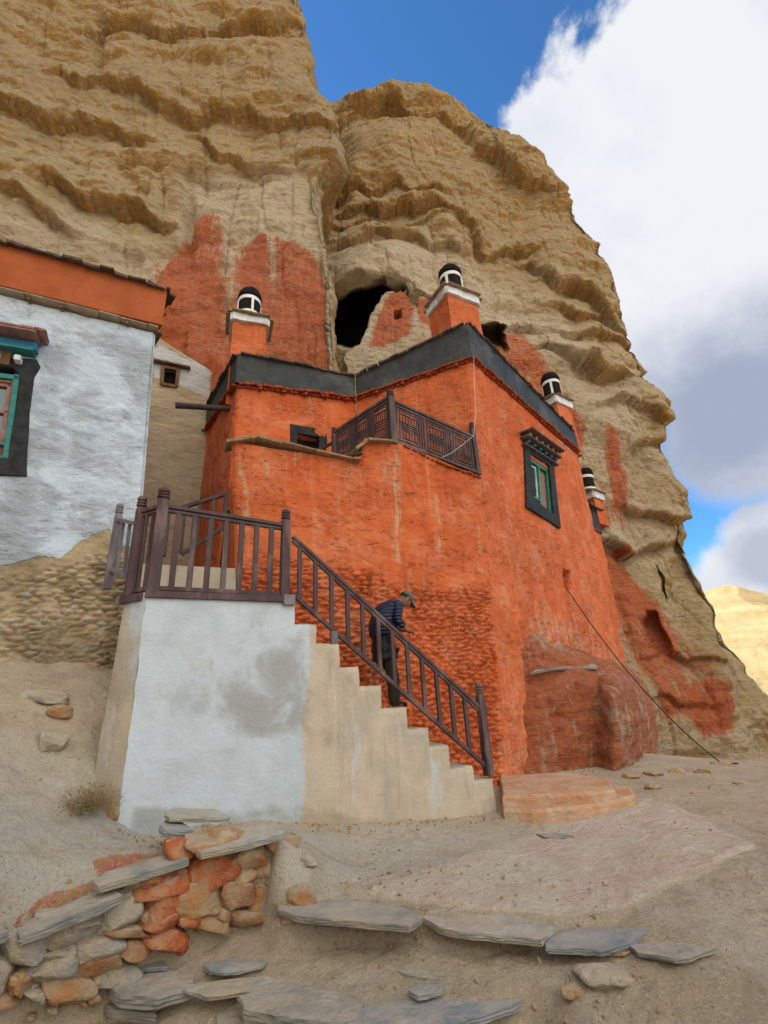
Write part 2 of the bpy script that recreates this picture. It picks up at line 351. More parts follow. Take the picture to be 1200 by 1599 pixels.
    c = mixc(nt, ma(nt, 'MULTIPLY', attr(nt, 'cave_shade'), 1.0), c, (0.012, 0.010, 0.008))  # cave hollows blackened, their shade painted into the rock colour
    nt.links.new(c, b.inputs['Base Color'])
    h = ma(nt, 'ADD', noise(nt, scaled(nt, v, (1, 1, 1.7)), 2.2, 13, 0.76, 0.5), ma(nt, 'MULTIPLY', peb.outputs['Distance'], -0.30))
    h = ma(nt, 'ADD', h, ma(nt, 'MULTIPLY', mrange(nt, noise(nt, scaled(nt, v, (1, 1, 2.2)), 3.2, 6, 0.7, 0.8), 0.58, 0.68), -0.30))
    h = ma(nt, 'ADD', h, ma(nt, 'MULTIPLY', noise(nt, scaled(nt, v, (0.5, 0.5, 5.0)), 1.0, 10, 0.72, 0.3), 0.9))
    n_ = bump(nt, b, h, 0.27, 1.0)
    return m
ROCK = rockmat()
def groundmat():
    m, nt, b, v = mat_base('dusty_ground', 0.95, 0.08)
    c = mixc(nt, mrange(nt, noise(nt, v, 0.8, 8, 0.62, 0.4), 0.35, 0.65), (0.60, 0.505, 0.375), (0.50, 0.405, 0.285))
    c = mixc(nt, mrange(nt, noise(nt, v, 3.0, 9, 0.68, 0.3), 0.48, 0.68, 0, 0.6), c, (0.64, 0.555, 0.43))
    c = mixc(nt, ma(nt, 'MULTIPLY', attr(nt, 'grey'), mrange(nt, noise(nt, v, 2.0, 8, 0.65), 0.3, 0.6, 0.4, 0.9)), c, (0.56, 0.52, 0.43))
    c = mixc(nt, mrange(nt, ma(nt, 'ADD', attr(nt, 'dark'), ma(nt, 'MULTIPLY', ma(nt, 'SUBTRACT', noise(nt, v, 5, 8, 0.7), 0.5), 0.8)), 0.4, 0.8, 0, 0.7), c, (0.30, 0.22, 0.13))
    c = mixc(nt, mrange(nt, ma(nt, 'ADD', attr(nt, 'path'), ma(nt, 'MULTIPLY', ma(nt, 'SUBTRACT', noise(nt, v, 2.2, 9, 0.7, .4), 0.5), 1.3)), 0.30, 0.72, 0, .85), c, mixc(nt, mrange(nt, noise(nt, v, 1.4, 7, .65, .3), .4, .62), (0.74, 0.65, 0.53), (0.68, 0.54, 0.42)))
    rd = mrange(nt, ma(nt, 'ADD', attr(nt, 'red'), ma(nt, 'MULTIPLY', ma(nt, 'SUBTRACT', noise(nt, v, 7, 8, 0.7), 0.5), 1.0)), 0.45, 0.7, 0, 0.85)
    c = mixc(nt, rd, c, mixc(nt, mrange(nt, noise(nt, v, 5, 5, .6), .4, .6), (0.52, 0.12, 0.05), (0.50, 0.24, 0.09)))
    vo = nn(nt, 'ShaderNodeTexVoronoi'); vo.inputs['Scale'].default_value = 38; nt.links.new(v, vo.inputs['Vector'])
    pc = nn(nt, 'ShaderNodeSeparateColor'); nt.links.new(vo.outputs['Color'], pc.inputs[0])
    gr = ma(nt, 'MULTIPLY', mrange(nt, pc.outputs[0], 0.8, 0.95), mrange(nt, vo.outputs['Distance'], 0.25, 0.4, 1, 0))
    c = mixc(nt, ma(nt, 'MULTIPLY', gr, 0.55), c, mixc(nt, pc.outputs[1], (0.20, 0.18, 0.15), (0.52, 0.48, 0.40)))
    nt.links.new(c, b.inputs['Base Color'])
    c = c
    g2 = nn(nt, 'ShaderNodeTexVoronoi'); g2.inputs['Scale'].default_value = 85; nt.links.new(v, g2.inputs['Vector']); gc = nn(nt, 'ShaderNodeSeparateColor'); nt.links.new(g2.outputs['Color'], gc.inputs[0])
    c = mixc(nt, mrange(nt, gc.outputs[0], 0.5, 1.0, 0, 0.30), c, (0.24, 0.19, 0.13)); c = mixc(nt, mrange(nt, gc.outputs[1], 0.7, 1.0, 0, 0.35), c, (0.74, 0.66, 0.53))
    h = ma(nt, 'ADD', noise(nt, v, 9, 10, 0.76), ma(nt, 'MULTIPLY', gr, 0.25))
    h = ma(nt, 'ADD', h, ma(nt, 'MULTIPLY', noise(nt, v, 2.5, 10, 0.75, .1), 1.8))
    c2 = mixc(nt, ma(nt, 'MULTIPLY', mrange(nt, noise(nt, v, 1.9, 11, 0.76, .2), 0.49, 0.66, 0, 0.6), ma(nt, 'SUBTRACT', 1.0, attr(nt, 'path'))), c, (0.38, 0.30, 0.20)); nt.links.new(c2, b.inputs['Base Color'])
    h = ma(nt, 'ADD', h, ma(nt, 'MULTIPLY', noise(nt, v, 60, 4, .6), .12))
    bump(nt, b, h, 0.06, 1.0)
    return m
GROUND = groundmat()
PATHM = simple('pale_trodden_path', (0.56, 0.465, 0.355), (0.47, 0.385, 0.29), 2.0, 0.85, 0.2, 0.04, 0.8, c3=(0.55, 0.42, 0.31), det=10)
SLATE = simple('grey_slate', (0.20, 0.205, 0.195), (0.33, 0.31, 0.265), 4, 0.7, 0.3, 0.035, 1.0, (1, 1, 4), c3=(0.36, 0.32, 0.25), det=10, dust=.38)
SLATEP = simple('pale_weathered_slate', (0.43, 0.41, 0.35), (0.29, 0.285, 0.25), 5, 0.75, 0.3, 0.035, 1.0, (1, 1, 4), c3=(0.42, 0.33, 0.22), det=10, dust=.45)
SLATEB = simple('blue_slate', (0.17, 0.20, 0.225), (0.25, 0.26, 0.255), 5, 0.65, 0.35, 0.025, 0.9, (1, 1, 3), c3=(0.33, 0.31, 0.27), det=10, dust=.3)
BROWNSLATE = simple('brown_slate_coping', (0.23, 0.155, 0.085), (0.34, 0.24, 0.13), 8, 0.85, 0.2, 0.02, 0.8, (1, 1, 3))
DARKSLATE = simple('dark_slate_edge', (0.07, 0.055, 0.048), (0.15, 0.10, 0.075), 9, 0.85, 0.2, 0.02, 0.8)
BLACKP = simple('charcoal_painted_band', (0.022, 0.026, 0.028), (0.040, 0.046, 0.048), 2.5, 0.6, 0.25, 0.03, 0.8, c3=(0.075, 0.08, 0.078), det=10)
BLACK = simple('black_paint', (0.016, 0.016, 0.017), (0.030, 0.030, 0.031), 5, 0.6, 0.3, 0.02, 0.6)
CHAR = simple('black_window_surround', (0.016, 0.018, 0.019), (0.032, 0.035, 0.037), 5, 0.75, 0.2, 0.03, 0.7)
WPAINT = simple('white_paint', (0.72, 0.76, 0.80), (0.60, 0.64, 0.68), 6, 0.8, 0.2, 0.02, 0.5, c3=(0.5, 0.45, 0.38))
CLOTHW = simple('white_cloth', (0.78, 0.80, 0.82), (0.68, 0.70, 0.73), 8, 0.9, 0.1, 0.01, 0.3)
CLOTHB = simple('black_yak_cloth', (0.010, 0.009, 0.009), (0.022, 0.018, 0.016), 14, 0.95, 0.1, 0.02, 0.7, (1, 1, .2))
WOOD = simple('dark_maroon_wood', (0.085, 0.047, 0.048), (0.046, 0.027, 0.028), 9, 0.6, 0.35, 0.006, 0.5, (1, 1, 0.25), c3=(0.15, 0.10, 0.095), det=8)
WOODD = simple('darker_brown_wood', (0.055, 0.033, 0.032), (0.033, 0.022, 0.022), 9, 0.65, 0.3, 0.006, 0.5, (1, 1, 0.25), c3=(0.085, 0.055, 0.05))
WOODG = simple('weathered_grey_wood', (0.21, 0.20, 0.21), (0.13, 0.105, 0.11), 9, 0.75, 0.25, 0.006, 0.6, (1, 1, 0.25))
WOODR = simple('raw_brown_wood', (0.19, 0.11, 0.055), (0.11, 0.06, 0.032), 9, 0.75, 0.25, 0.006, 0.6, (1, 1, 0.3))
TEAL = simple('teal_paint', (0.025, 0.20, 0.19), (0.02, 0.14, 0.135), 10, 0.55, 0.35, 0.004, 0.4)
GREEN = simple('green_paint', (0.02, 0.24, 0.14), (0.015, 0.17, 0.10), 10, 0.5, 0.35, 0.004, 0.4)
BLUEP = simple('blue_paint', (0.03, 0.22, 0.36), (0.02, 0.14, 0.25), 10, 0.5, 0.35, 0.004, 0.4)
PINK = simple('dusty_rose_sash', (0.30, 0.155, 0.135), (0.22, 0.11, 0.10), 10, 0.6, 0.3, 0.004, 0.4)
ORANGEP = simple('orange_limewash', (0.38, 0.105, 0.036), (0.32, 0.080, 0.027), 2.2, 0.85, 0.15, 0.02, 0.6, det=10)
DIRTST = simple('tan_stone', (0.42, 0.35, 0.25), (0.32, 0.26, 0.18), 5, 0.9, 0.15, 0.03, 0.8, det=9)
DARKIN = simple('dark_interior', (0.012, 0.010, 0.009), (0.02, 0.016, 0.014), 3, 0.95, 0.05, 0, 0)  # near-black sheet for window holes, the unlit room put into the colour
def glassm():
    m, nt, b, v = mat_base('window_glass', 0.08, 0.9); b.inputs['Base Color'].default_value = (0.10, 0.13, 0.15, 1); b.inputs['Metallic'].default_value = 0.55
    return m
GLASS = glassm()

# ------------------------------------------------------------------ key planes (metres)
PS0 = C+ray(212, 1285)*5.0
STP = Pl(PS0, 63)                                     # street side of the staircase
PW0 = PS0 + 1.5*np.array([-.45, .89, 0])
WA = Pl(PW0, 68)                                      # terrace wall, left part
W0 = WA.px(362, 690); W1 = WA.px(618, 690)
WB = Pl(W1, 62); W2 = WB.px(752, 745)                 # terrace wall, right part
WC = Pl(W2, 42)                                       # long side wall receding right
K1 = WC.px(735, 560); K1[2] = K1[2]
# ------------------------------------------------------------------ point-in-polygon mask (soft) for marks whose outline was read off as seen from the viewpoint
def segd(x, y, a, b):
    ax, ay = a; bx, by = b; dx, dy = bx-ax, by-ay
    t = np.clip(((x-ax)*dx+(y-ay)*dy)/(dx*dx+dy*dy+1e-9), 0, 1)
    return np.hypot(x-(ax+t*dx), y-(ay+t*dy))
def polymask(x, y, poly, softw=6.0):
    ins = np.zeros(np.shape(x), bool); d = np.full(np.shape(x), 1e9); n = len(poly)
    for i in range(n):
        a, b = poly[i], poly[(i+1) % n]
        c = ((a[1] > y) != (b[1] > y)) & (x < (b[0]-a[0])*(y-a[1])/((b[1]-a[1]) or 1e-9)+a[0])
        ins ^= c; d = np.minimum(d, segd(x, y, a, b))
    sd = np.where(ins, d, -d)
    return sstep(sd, -softw, softw)

# ------------------------------------------------------------------ cliff
LN = [0, 0, 0, 0]
def ledges(px, py, L):
    o = np.zeros(px.shape)
    for pts, A, upw, dnw in L:
        xs = [p[0] for p in pts]; ys = [p[1] for p in pts]
        wob = 5*np.sin(px*0.045+ys[0])+3.5*np.sin(px*0.11+1.7*ys[0])+6*LN[0]+1.2*LN[1]
        yl = np.interp(px, xs, ys)+wob; d = py-yl
        A = A*np.clip(0.85+1.1*LN[2]*np.cos(ys[0])+0.8*LN[3]*np.sin(ys[0]*1.3), 0.12, 1.6)
        m = sstep(px, xs[0]-40, xs[0]+25)*(1-sstep(px, xs[-1]-25, xs[-1]+40))
        bul = np.where(d < 0, np.exp(np.minimum(d, 0)/upw), 0)
        rec = np.where(d >= 0, -np.exp(-d/dnw), 0)
        t = sstep(d, -7, 6)
        o += A*0.95*m*((1-t)*bul + t*rec*0.62)
    return o
def dens(lo, hi, n, ext_lo=None, ext_hi=None, k=14):
    a = np.linspace(lo, hi, n)
    if ext_lo is not None: a = np.concatenate([np.linspace(ext_lo, lo, k, endpoint=False), a])
    if ext_hi is not None: a = np.concatenate([a, np.linspace(hi, ext_hi, k+1)[1:]])
    return a
def curveZ(lst):
    P = np.array([atY(*q) for q in lst]); i = np.argsort(P[:, 2]); return P[i]
def cinterp(z, Zk, Vk):                                # smooth monotone-ish interpolation
    z = np.asarray(z); idx = np.clip(np.searchsorted(Zk, z)-1, 0, len(Zk)-2)
    h = Zk[idx+1]-Zk[idx]; t = np.clip((z-Zk[idx])/h, -0.5, 1.0)
    m = np.gradient(Vk, Zk); 
    a, b, ma_, mb = Vk[idx], Vk[idx+1], m[idx]*h, m[idx+1]*h
    tt = np.clip(t, 0, 1); r = (2*tt**3-3*tt**2+1)*a+(tt**3-2*tt**2+tt)*ma_+(-2*tt**3+3*tt**2)*b+(tt**3-tt**2)*mb
    return np.where(t < 0, a+m[idx]*(z-Zk[idx]), r)
def make_cliff(name, edge, zlo, ztop, xleft, planY, lean, L, nU, nV, xdense, masks, bulges, seed, back, ztopfun=None, label=None):
    E = curveZ(edge)
    zz = dens(zlo, ztop, nV)
    U0 = np.concatenate([np.linspace(0, xdense, 40, endpoint=False), np.linspace(xdense, 1, nU)])
    nb = 60
    X = np.zeros((len(U0)+nb, len(zz))); Y = X.copy(); Zg = X.copy()
    for j, z in enumerate(zz):
        xe = float(cinterp(z, E[:, 2], E[:, 0])); ye = float(cinterp(z, E[:, 2], E[:, 1]))
        x = xleft+(xe-xleft)*U0
        f = planY(x)+lean(z); fe = planY(np.array([xe]))[0]+lean(z)
        y = f + (ye-fe)*np.clip((U0-0.55)/0.45, 0, 1)**2
        tb = np.linspace(0, 1, nb+1)[1:]
        X[:len(U0), j] = x; Y[:len(U0), j] = y
        rr = 1.6
        X[len(U0):, j] = xe + 0.35*np.sin(np.minimum(tb*9, 1)*math.pi/2) - back*0.35*tb**1.5
        Y[len(U0):, j] = ye + back*tb
        Zg[:, j] = z
    # roll over the top
    nt_ = 26; t = np.linspace(0, 1, nt_+1)[1:]
    Xt = np.repeat(X[:, -1:], nt_, 1); Yt = Y[:, -1:] + 9*t[None]*t[None]+0.8*t[None]; Zt = Zg[:, -1:] + 0.5*np.sin(t*math.pi)[None] - 1.5*t[None]**2
    X = np.hstack([X, Xt]); Y = np.hstack([Y, Yt]); Zg = np.hstack([Zg, Zt])
    P = np.stack([X, Y, Zg], -1)
    if ztopfun is not None: P[..., 2] += ztopfun(P)*sstep(Zg, ztop-10, ztop)
    du = np.gradient(P, axis=0); dv = np.gradient(P, axis=1); N = np.cross(du, dv); N /= np.linalg.norm(N, axis=-1, keepdims=True)+1e-9
    Nh = N.copy(); Nh[..., 2] *= 0.35; Nh /= np.linalg.norm(Nh, axis=-1, keepdims=True)+1e-9
    px, py = proj(P)
    inner = 1-sstep(np.arange(P.shape[0])[:, None]/P.shape[0], 1.05, 1.1)
    LN[:] = [fbm(P, 0.7, 4, .6, 41), fbm(P, 2.6, 3, .6, 42), fbm(P, .35, 3, .5, 43), fbm(P, 0.8, 3, .5, 44)]
    o = ledges(px, py, L)
    for (bx, by, rx, ry, A) in bulges: o += A*np.exp(-((px-bx)/rx)**2-((py-by)/ry)**2)
    W = P + 0.0; wp = fbm(P, 0.14, 3, 0.5, seed)
    # soft/hard beds: irregular asymmetric shelves following a gently warped bedding
    zb = P[..., 2] + 1.9*fbm(P, (0.13, 0.13, 0.05), 3, 0.5, seed+3)
    for per, amp, sh in ((4.3, 0.22, 0.0), (1.6, 0.07, 0.4), (0.55, 0.03, 0.2)):
        ph = (zb/per+sh+0.22*fbm(P, 0.5/per, 2, 0.5, seed+per)) % 1.0
        saw = np.where(ph < 0.16, ph/0.16, 1-((ph-0.16)/0.84)**1.6)
        o += amp*(saw-0.6)*(0.35+0.9*sstep(fbm(P, 0.33/per**0.5, 2, 0.5, seed+per*3), -0.25, 0.35))
    o += 0.85*fbm(P, (0.24, 0.24, 0.16), 3, 0.5, seed+5) + 0.26*fbm(P, (0.75, 0.75, 0.85), 4, 0.5, seed+6) + 0.085*fbm(P, (2.2, 2.2, 4.2), 4, 0.65, seed+8)
    o += -0.30*np.clip(np.abs(fbm(P, (0.75, 0.75, 0.12), 3, 0.55, seed+9))*-1+0.10, 0, 1)*3.2      # rain flutes
    att = {}
    for k, fn in masks.items():
        att[k] = fn(px, py, P)
    cut = att.pop('_cut') if '_cut' in att else 0*o
    Vr = P-C; Vr = Vr/np.linalg.norm(Vr, axis=-1, keepdims=True)
    P = P + Nh*o[..., None] - Vr*cut[..., None]
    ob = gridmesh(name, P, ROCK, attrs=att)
    tag(ob, label, None, None, 'structure')
    return ob, P, px, py
# left buttress
edgeL = [(430, -170, 15.2), (452, -60, 14.8), (466, 0, 14.5), (474, 40, 14.2), (477, 80, 14.0), (479, 130, 13.7), (498, 165, 13.3), (517, 205, 12.9), (516, 240, 12.8), (492, 285, 12.9), (503, 345, 12.7), (512, 400, 12.5), (516, 480, 12.3), (521, 560, 12.1), (524, 640, 12.0)]
LL = [([(150, 40), (200, 40), (260, 52), (330, 57), (390, 47), (460, 44)], 0.62, 45, 20),
      ([(105, 140), (160, 152), (230, 168), (290, 188), (330, 190), (390, 182), (440, 190), (520, 205)], 0.55, 45, 26),
      ([(-40, 180), (0, 190), (60, 207), (130, 216)], 0.5, 35, 12),
      ([(132, 213), (180, 210), (228, 228)], 0.60, 24, 24),
      ([(150, 262), (210, 262), (262, 262)], -0.25, 20, 20),
      ([(305, 212), (350, 242), (400, 262), (455, 262)], 0.34, 26, 12),
      ([(-60, 285), (0, 295), (60, 335), (110, 358)], 0.62, 35, 16),
      ([(80, 303), (150, 312), (210, 328), (258, 340)], 0.65, 32, 20),
      ([(290, 268), (350, 274), (430, 274)], 0.30, 20, 9),
      ([(-400, 150), (-200, 190), (-60, 180)], 0.6, 40, 20), ([(-300, 420), (-100, 400), (60, 392)], 0.4, 30, 20)]
BL = [(290, 330, 10, 60, -0.5), (152, 60, 10, 45, -0.45), (60, 110, 50, 40, 0.3), (380, 120, 70, 45, 0.35), (200, 60, 60, 30, 0.2)]
stripe = [(300, 330), (345, 330), (352, 352), (365, 358), (380, 372), (415, 360), (470, 382), (505, 398), (512, 480), (522, 600), (300, 640), (262, 560), (240, 500), (250, 430), (270, 380), (285, 360)]
def paintL(px, py, P): 
    a = polymask(px, py, stripe, 8)
    a = a*(0.84+0.2*sstep(py, 370, 480))
    a -= 0.42*polymask(px, py, [(338, 318), (382, 318), (372, 420), (378, 500), (352, 545), (345, 430)], 12)
    a -= 0.55*polymask(px, py, [(418, 330), (432, 330), (428, 470), (422, 470)], 6)
    a -= 0.45*polymask(px, py, [(480, 340), (512, 340), (516, 420), (496, 430)], 8)
    a -= 0.9*polymask(px, py, [(503, 360), (540, 360), (540, 640), (517, 640)], 4)
    a += 0.45*polymask(px, py, [(232, 400), (290, 360), (290, 560), (240, 520)], 12)
    return np.clip(a, -0.5, 1)
def paleL(px, py, P): return 0.85*polymask(px, py, [(280, 262), (470, 262), (500, 330), (520, 620), (300, 620), (275, 350)], 18)+0.7*polymask(px, py, [(-50, 350), (150, 340), (290, 400), (240, 540), (-50, 470)], 25)*1.0
planL = lambda x: 12.2-0.0-0.55*np.clip(-x-3.0, 0, 40)*0.12-0.006*np.clip(-x-3, 0, 40)**2*1.3
cliffL, PLg, _, _ = make_cliff('cliff_buttress', edgeL, -1.0, 41.0, -40.0, planL, lambda z: 0.085*max(z-8, 0), LL, 440, 470, 0.62,
    {'paint': paintL, 'pale': paleL, 'cave_shade': lambda px, py, P: np.zeros(px.shape)}, BL, 2.0, 9, label=None)
# main cliff
edgeR = [(640, 152, 20.5), (700, 164, 20.3), (780, 197, 20), (815, 232, 19.8), (850, 272, 19.6), (893, 318, 19.4), (930, 372, 19.2), (955, 425, 19), (972, 476, 18.7), (1003, 572, 18.4), (1026, 612, 18.2), (1033, 650, 18), (1040, 722, 17.9), (1068, 785, 17.7), (1085, 850, 17.5), (1121, 932, 17.2), (1150, 1005, 17), (1172, 1055, 16.9), (1193, 1112, 16.8), (1205, 1150, 16.7)]
RL = [([(440, 185), (515, 190), (600, 168), (690, 178), (740, 236), (800, 282), (850, 305)], 0.75, 38, 30),
      ([(500, 292), (592, 298), (690, 306)], 0.55, 50, 18),
      ([(500, 332), (592, 328), (692, 333), (727, 357), (750, 388), (825, 394)], 0.6, 26, 14),
      ([(505, 350), (592, 342), (640, 350), (700, 352)], 0.25, 12, 8),
      ([(505, 386), (560, 372), (604, 371), (692, 378), (720, 395)], 0.45, 22, 12),
      ([(500, 462), (560, 460), (592, 455), (665, 455)], 0.6, 32, 20),
      ([(832, 403), (867, 446), (925, 458), (965, 510)], 0.7, 40, 16),
      ([(855, 482), (900, 480), (945, 487)], 0.4, 18, 10),
      ([(752, 508), (790, 505), (835, 516)], 0.6, 22, 20),
      ([(850, 543), (896, 586), (985, 584)], 0.7, 30, 14),
      ([(880, 520), (940, 512), (985, 545)], 0.5, 22, 12),
      ([(930, 640), (975, 630), (1035, 655)], 0.5, 24, 14),
      ([(995, 700), (1020, 690), (1050, 702)], 0.4, 22, 12),
      ([(940, 842), (985, 858), (1045, 846)], 0.75, 24, 12),
      ([(985, 790), (1030, 800), (1095, 812)], 0.45, 30, 14),
      ([(1010, 1026), (1060, 1030), (1110, 1030)], 0.35, 18, 10), ([(1000, 1090), (1050, 1100), (1110, 1095)], 0.3, 14, 10)]
BR = [(600, 230, 90, 45, 0.7), (700, 230, 40, 45, -0.3), (880, 400, 50, 30, 0.5), (1012, 630, 30, 32, 0.25), (1056, 790, 26, 45, 0.25), (900, 560, 40, 26, 0.5),
      (600, 420, 60, 28, 0.5), (990, 600, 26, 22, 0.4), (970, 1090, 60, 60, 0.5), (860, 1000, 160, 120, 0.0), (525, 260, 18, 110, -0.6), (1005, 770, 20, 100, -0.4), (1075, 980, 14, 120, -0.35), (1110, 1010, 14, 100, 0.3)]
cave = [(490, 474), (540, 474), (575, 466), (600, 452), (612, 455), (632, 462), (640, 480), (640, 540), (600, 556), (548, 552), (520, 541), (490, 545)]
cave2 = [(752, 505), (790, 508), (792, 545), (760, 535)]
niche = [(1006, 975), (1012, 955), (1024, 955), (1034, 985), (1036, 1020), (1020, 1022), (1008, 1015)]
def cutR(px, py, P):
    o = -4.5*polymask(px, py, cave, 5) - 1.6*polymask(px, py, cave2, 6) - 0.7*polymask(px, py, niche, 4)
    o -= 0.5*polymask(px, py, [(1036, 880), (1041, 880), (1055, 930), (1050, 932)], 2)
    o -= 1.8*polymask(px, py, [(500, 466), (640, 450), (680, 470), (700, 560), (500, 640)], 10)*(1-polymask(px, py, cave, 5))*0.35
    return o
def paintR(px, py, P):
    a = 0.82*polymask(px, py, [(780, 508), (825, 512), (838, 560), (850, 600), (905, 670), (900, 720), (820, 640), (770, 560)], 8)
    a += 0.36*polymask(px, py, [(840, 560), (860, 590), (880, 640), (900, 700), (840, 640)], 14)
    a += 0.62*polymask(px, py, [(935, 672), (950, 690), (975, 740), (985, 790), (968, 790), (950, 740)], 8)
    a += 0.52*polymask(px, py, [(930, 660), (1000, 720), (1010, 830), (940, 830)], 30)
    a += 0.95*polymask(px, py, [(935, 848), (985, 852), (1005, 900), (1010, 950), (975, 960), (950, 900)], 9)
    a += 0.85*polymask(px, py, [(955, 900), (1040, 930), (1100, 1040), (1110, 1130), (1010, 1130), (975, 1010)], 26)
    a += 0.35*polymask(px, py, niche, 6)
    a += 0.75*polymask(px, py, [(1060, 1080), (1120, 1060), (1128, 1140), (1085, 1160)], 10)
    a -= 0.35*polymask(px, py, [(1030, 930), (1060, 930), (1085, 1060), (1060, 1060)], 12)
    a += 0.2*polymask(px, py, [(1060, 850), (1085, 860), (1105, 950), (1080, 980)], 16)
    return np.clip(a, 0, 1)
def paleR(px, py, P):
    return 0.7*polymask(px, py, [(880, 600), (990, 620), (1000, 760), (1040, 860), (900, 860)], 40)+0.8*polymask(px, py, [(520, 380), (700, 380), (760, 420), (900, 520), (900, 600), (700, 480), (520, 470)], 30)+0.5*polymask(px, py, [(1000, 1120), (1160, 1120), (1200, 1200), (1000, 1200)], 20)
def caveShadeR(px, py, P): return np.clip(1.0*sstep(polymask(px, py, cave, 5), 0.15, .5)+0.85*polymask(px, py, cave2, 8), 0, 1)
planR = lambda x: np.interp(x, [-14, -6, -2, 0, 4, 6, 7.5, 9.5, 11.7, 14], [14.6, 14.9, 14.6, 14.4, 14.5, 15.3, 15.9, 16.2, 16.6, 17.2])
zt = lambda P: 0.55*fbm(P, (0.32, 0.32, 0.01), 3, 0.6, 31)+0.05*np.clip(P[..., 0], -8, 4)*0-0.1
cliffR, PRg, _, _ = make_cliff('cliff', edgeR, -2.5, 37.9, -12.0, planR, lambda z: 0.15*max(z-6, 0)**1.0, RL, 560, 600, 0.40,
    {'paint': paintR, 'pale': paleR, 'cave_shade': caveShadeR, '_cut': cutR}, BR, 5.0, 14, ztopfun=zt)

# distant sunlit hill to the right
def hill():
    sil = [(1040, 935), (1090, 925), (1118, 918), (1140, 915), (1160, 922), (1185, 928), (1215, 932), (1260, 925), (1330, 940), (1420, 900), (1560, 960), (1700, 1000)]
    xs = np.linspace(1000, 1700, 300); ys = np.interp(xs, [s[0] for s in sil], [s[1] for s in sil])
    nv = 120; P = np.zeros((300, nv, 3))
    for i, (x, y) in enumerate(zip(xs, ys)):
        T = atY(x, y, 130.0)
        for j in range(nv):
            t = j/(nv-1)
            P[i, j] = (T[0]*(0.62+0.38*t)+ (1-t)*8, 70+60*t, -6+(T[2]+6)*(t**0.75))
    P[..., 1] += 4.0*fbm(P, (0.03, 0.03, 0.1), 4, 0.55, 3)+1.8*np.abs(fbm(P, (0.12, 0.12, 0.03), 4, 0.55, 5))
    P[..., 2] += 0.9*fbm(P, 0.12, 4, 0.6, 9)
    B = P[:, -1:, :].repeat(6, 1).copy(); 
    for k in range(6): B[:, k, 1] += 6*(k+1)**1.4; B[:, k, 2] -= 1.2*(k+1)**1.5
    P = np.concatenate([P, B], 1)
    m, nt, b, v = mat_base('sunlit_hill_earth', 0.95, 0.05)
    c = mixc(nt, mrange(nt, noise(nt, scaled(nt, v, (0.02, 0.02, 0.35)), 1.0, 8, 0.65), 0.4, 0.6), (0.74, 0.58, 0.31), (0.62, 0.46, 0.23))
    nt.links.new(c, b.inputs['Base Color']); bump(nt, b, noise(nt, v, 0.25, 10, 0.7), 1.6, 0.9)
    o = gridmesh('hill', P, m); tag(o, kind='structure')
hill()

# ------------------------------------------------------------------ ground: one sheet from the camera to the horizon
RW = Pl(atz(130, 1590, -.40), 58)                      # dry stone retaining wall plane
hi_pts = [atz(*q) for q in [(212, 1285, .50), (330, 1288, .40), (445, 1290, .29), (600, 1287, .13), (780, 1277, .0), (860, 1310, -.03), (1000, 1262, .02), (1180, 1320, 0), (1000, 1200, .08), (430, 1405, .07), (650, 1425, 0), (850, 1450, -.05),
        (1110, 1475, -.07), (1120, 1195, .05), (1200, 1230, .0), (1200, 1300, -.02), (1200, 1500, -.14), (900, 1400, -.02), (1000, 1599, -.28), (1200, 1599, -.22), (700, 1350, .03), (540, 1350, .12), (1050, 1540, -.16), (1250, 1190, -.05)]]
hi_pts += [atY(*q) for q in [(0, 1050, 6.6), (0, 1250, 5.0), (0, 1400, 4.15), (100, 1050, 6.9), (100, 1150, 6.0), (160, 1060, 6.9), (160, 1200, 5.95), (70, 1320, 4.7), (150, 1330, 4.85), (300, 1310, 5.2), (-200, 1100, 5.4), (-200, 1300, 4.0), (200, 1180, 6.3)]]
hi_pts += [RW.px(*q) for q in [(50, 1468), (180, 1395), (300, 1335), (430, 1305), (0, 1490)]]
hi_pts += [np.array(p) for p in [(8, 9, 0), (9, 14, -.5), (14, 12, -.5), (11, 5, -.3), (6, 2, -.4), (3, 13, .3), (-6, 9, 2.6), (-9, 6, 3.0), (-8, 3, 2.2), (-6, 0, 1.2), (16, 20, -1.2), (20, 8, -.8), (0, 13, .5), (5, 11.6, .15)]]
lo_pts = [atz(*q) for q in [(600, 1480, -.20), (450, 1440, -.17), (900, 1490, -.13), (300, 1500, -.27), (760, 1530, -.22), (160, 1540, -.40), (0, 1599, -.66), (120, 1599, -.55), (240, 1590, -.46), (1000, 1500, -.10), (1110, 1476, -.08), (1200, 1500, -.14), (1200, 1599, -.22), (1000, 1599, -.26)]]
lo_pts += [np.array(p) for p in [(0, 2, -.35), (-3, 2, -.5), (3, 1, -.4), (0, -6, -.6), (6, 2, -.4), (-6, -2, -.4)]]
def tps(pts, lam=0.02):
    A = np.array(pts); X = A[:, :2]; n = len(X); r = np.hypot(X[:, None, 0]-X[None, :, 0], X[:, None, 1]-X[None, :, 1])
    K = np.where(r > 0, r*r*np.log(r+1e-9), 0)+lam*np.eye(n); Pm = np.hstack([np.ones((n, 1)), X])
    sol = np.linalg.solve(np.block([[K, Pm], [Pm.T, np.zeros((3, 3))]]), np.concatenate([A[:, 2], np.zeros(3)]))
    def f(x, y):
        o = sol[n]+sol[n+1]*x+sol[n+2]*y
        for i in range(n):
            rr = np.hypot(x-X[i, 0], y-X[i, 1]); o = o+sol[i]*np.where(rr > 0, rr*rr*np.log(rr+1e-9), 0)
        return o
    return f
fhi, flo = tps(hi_pts), tps(lo_pts, 0.05)
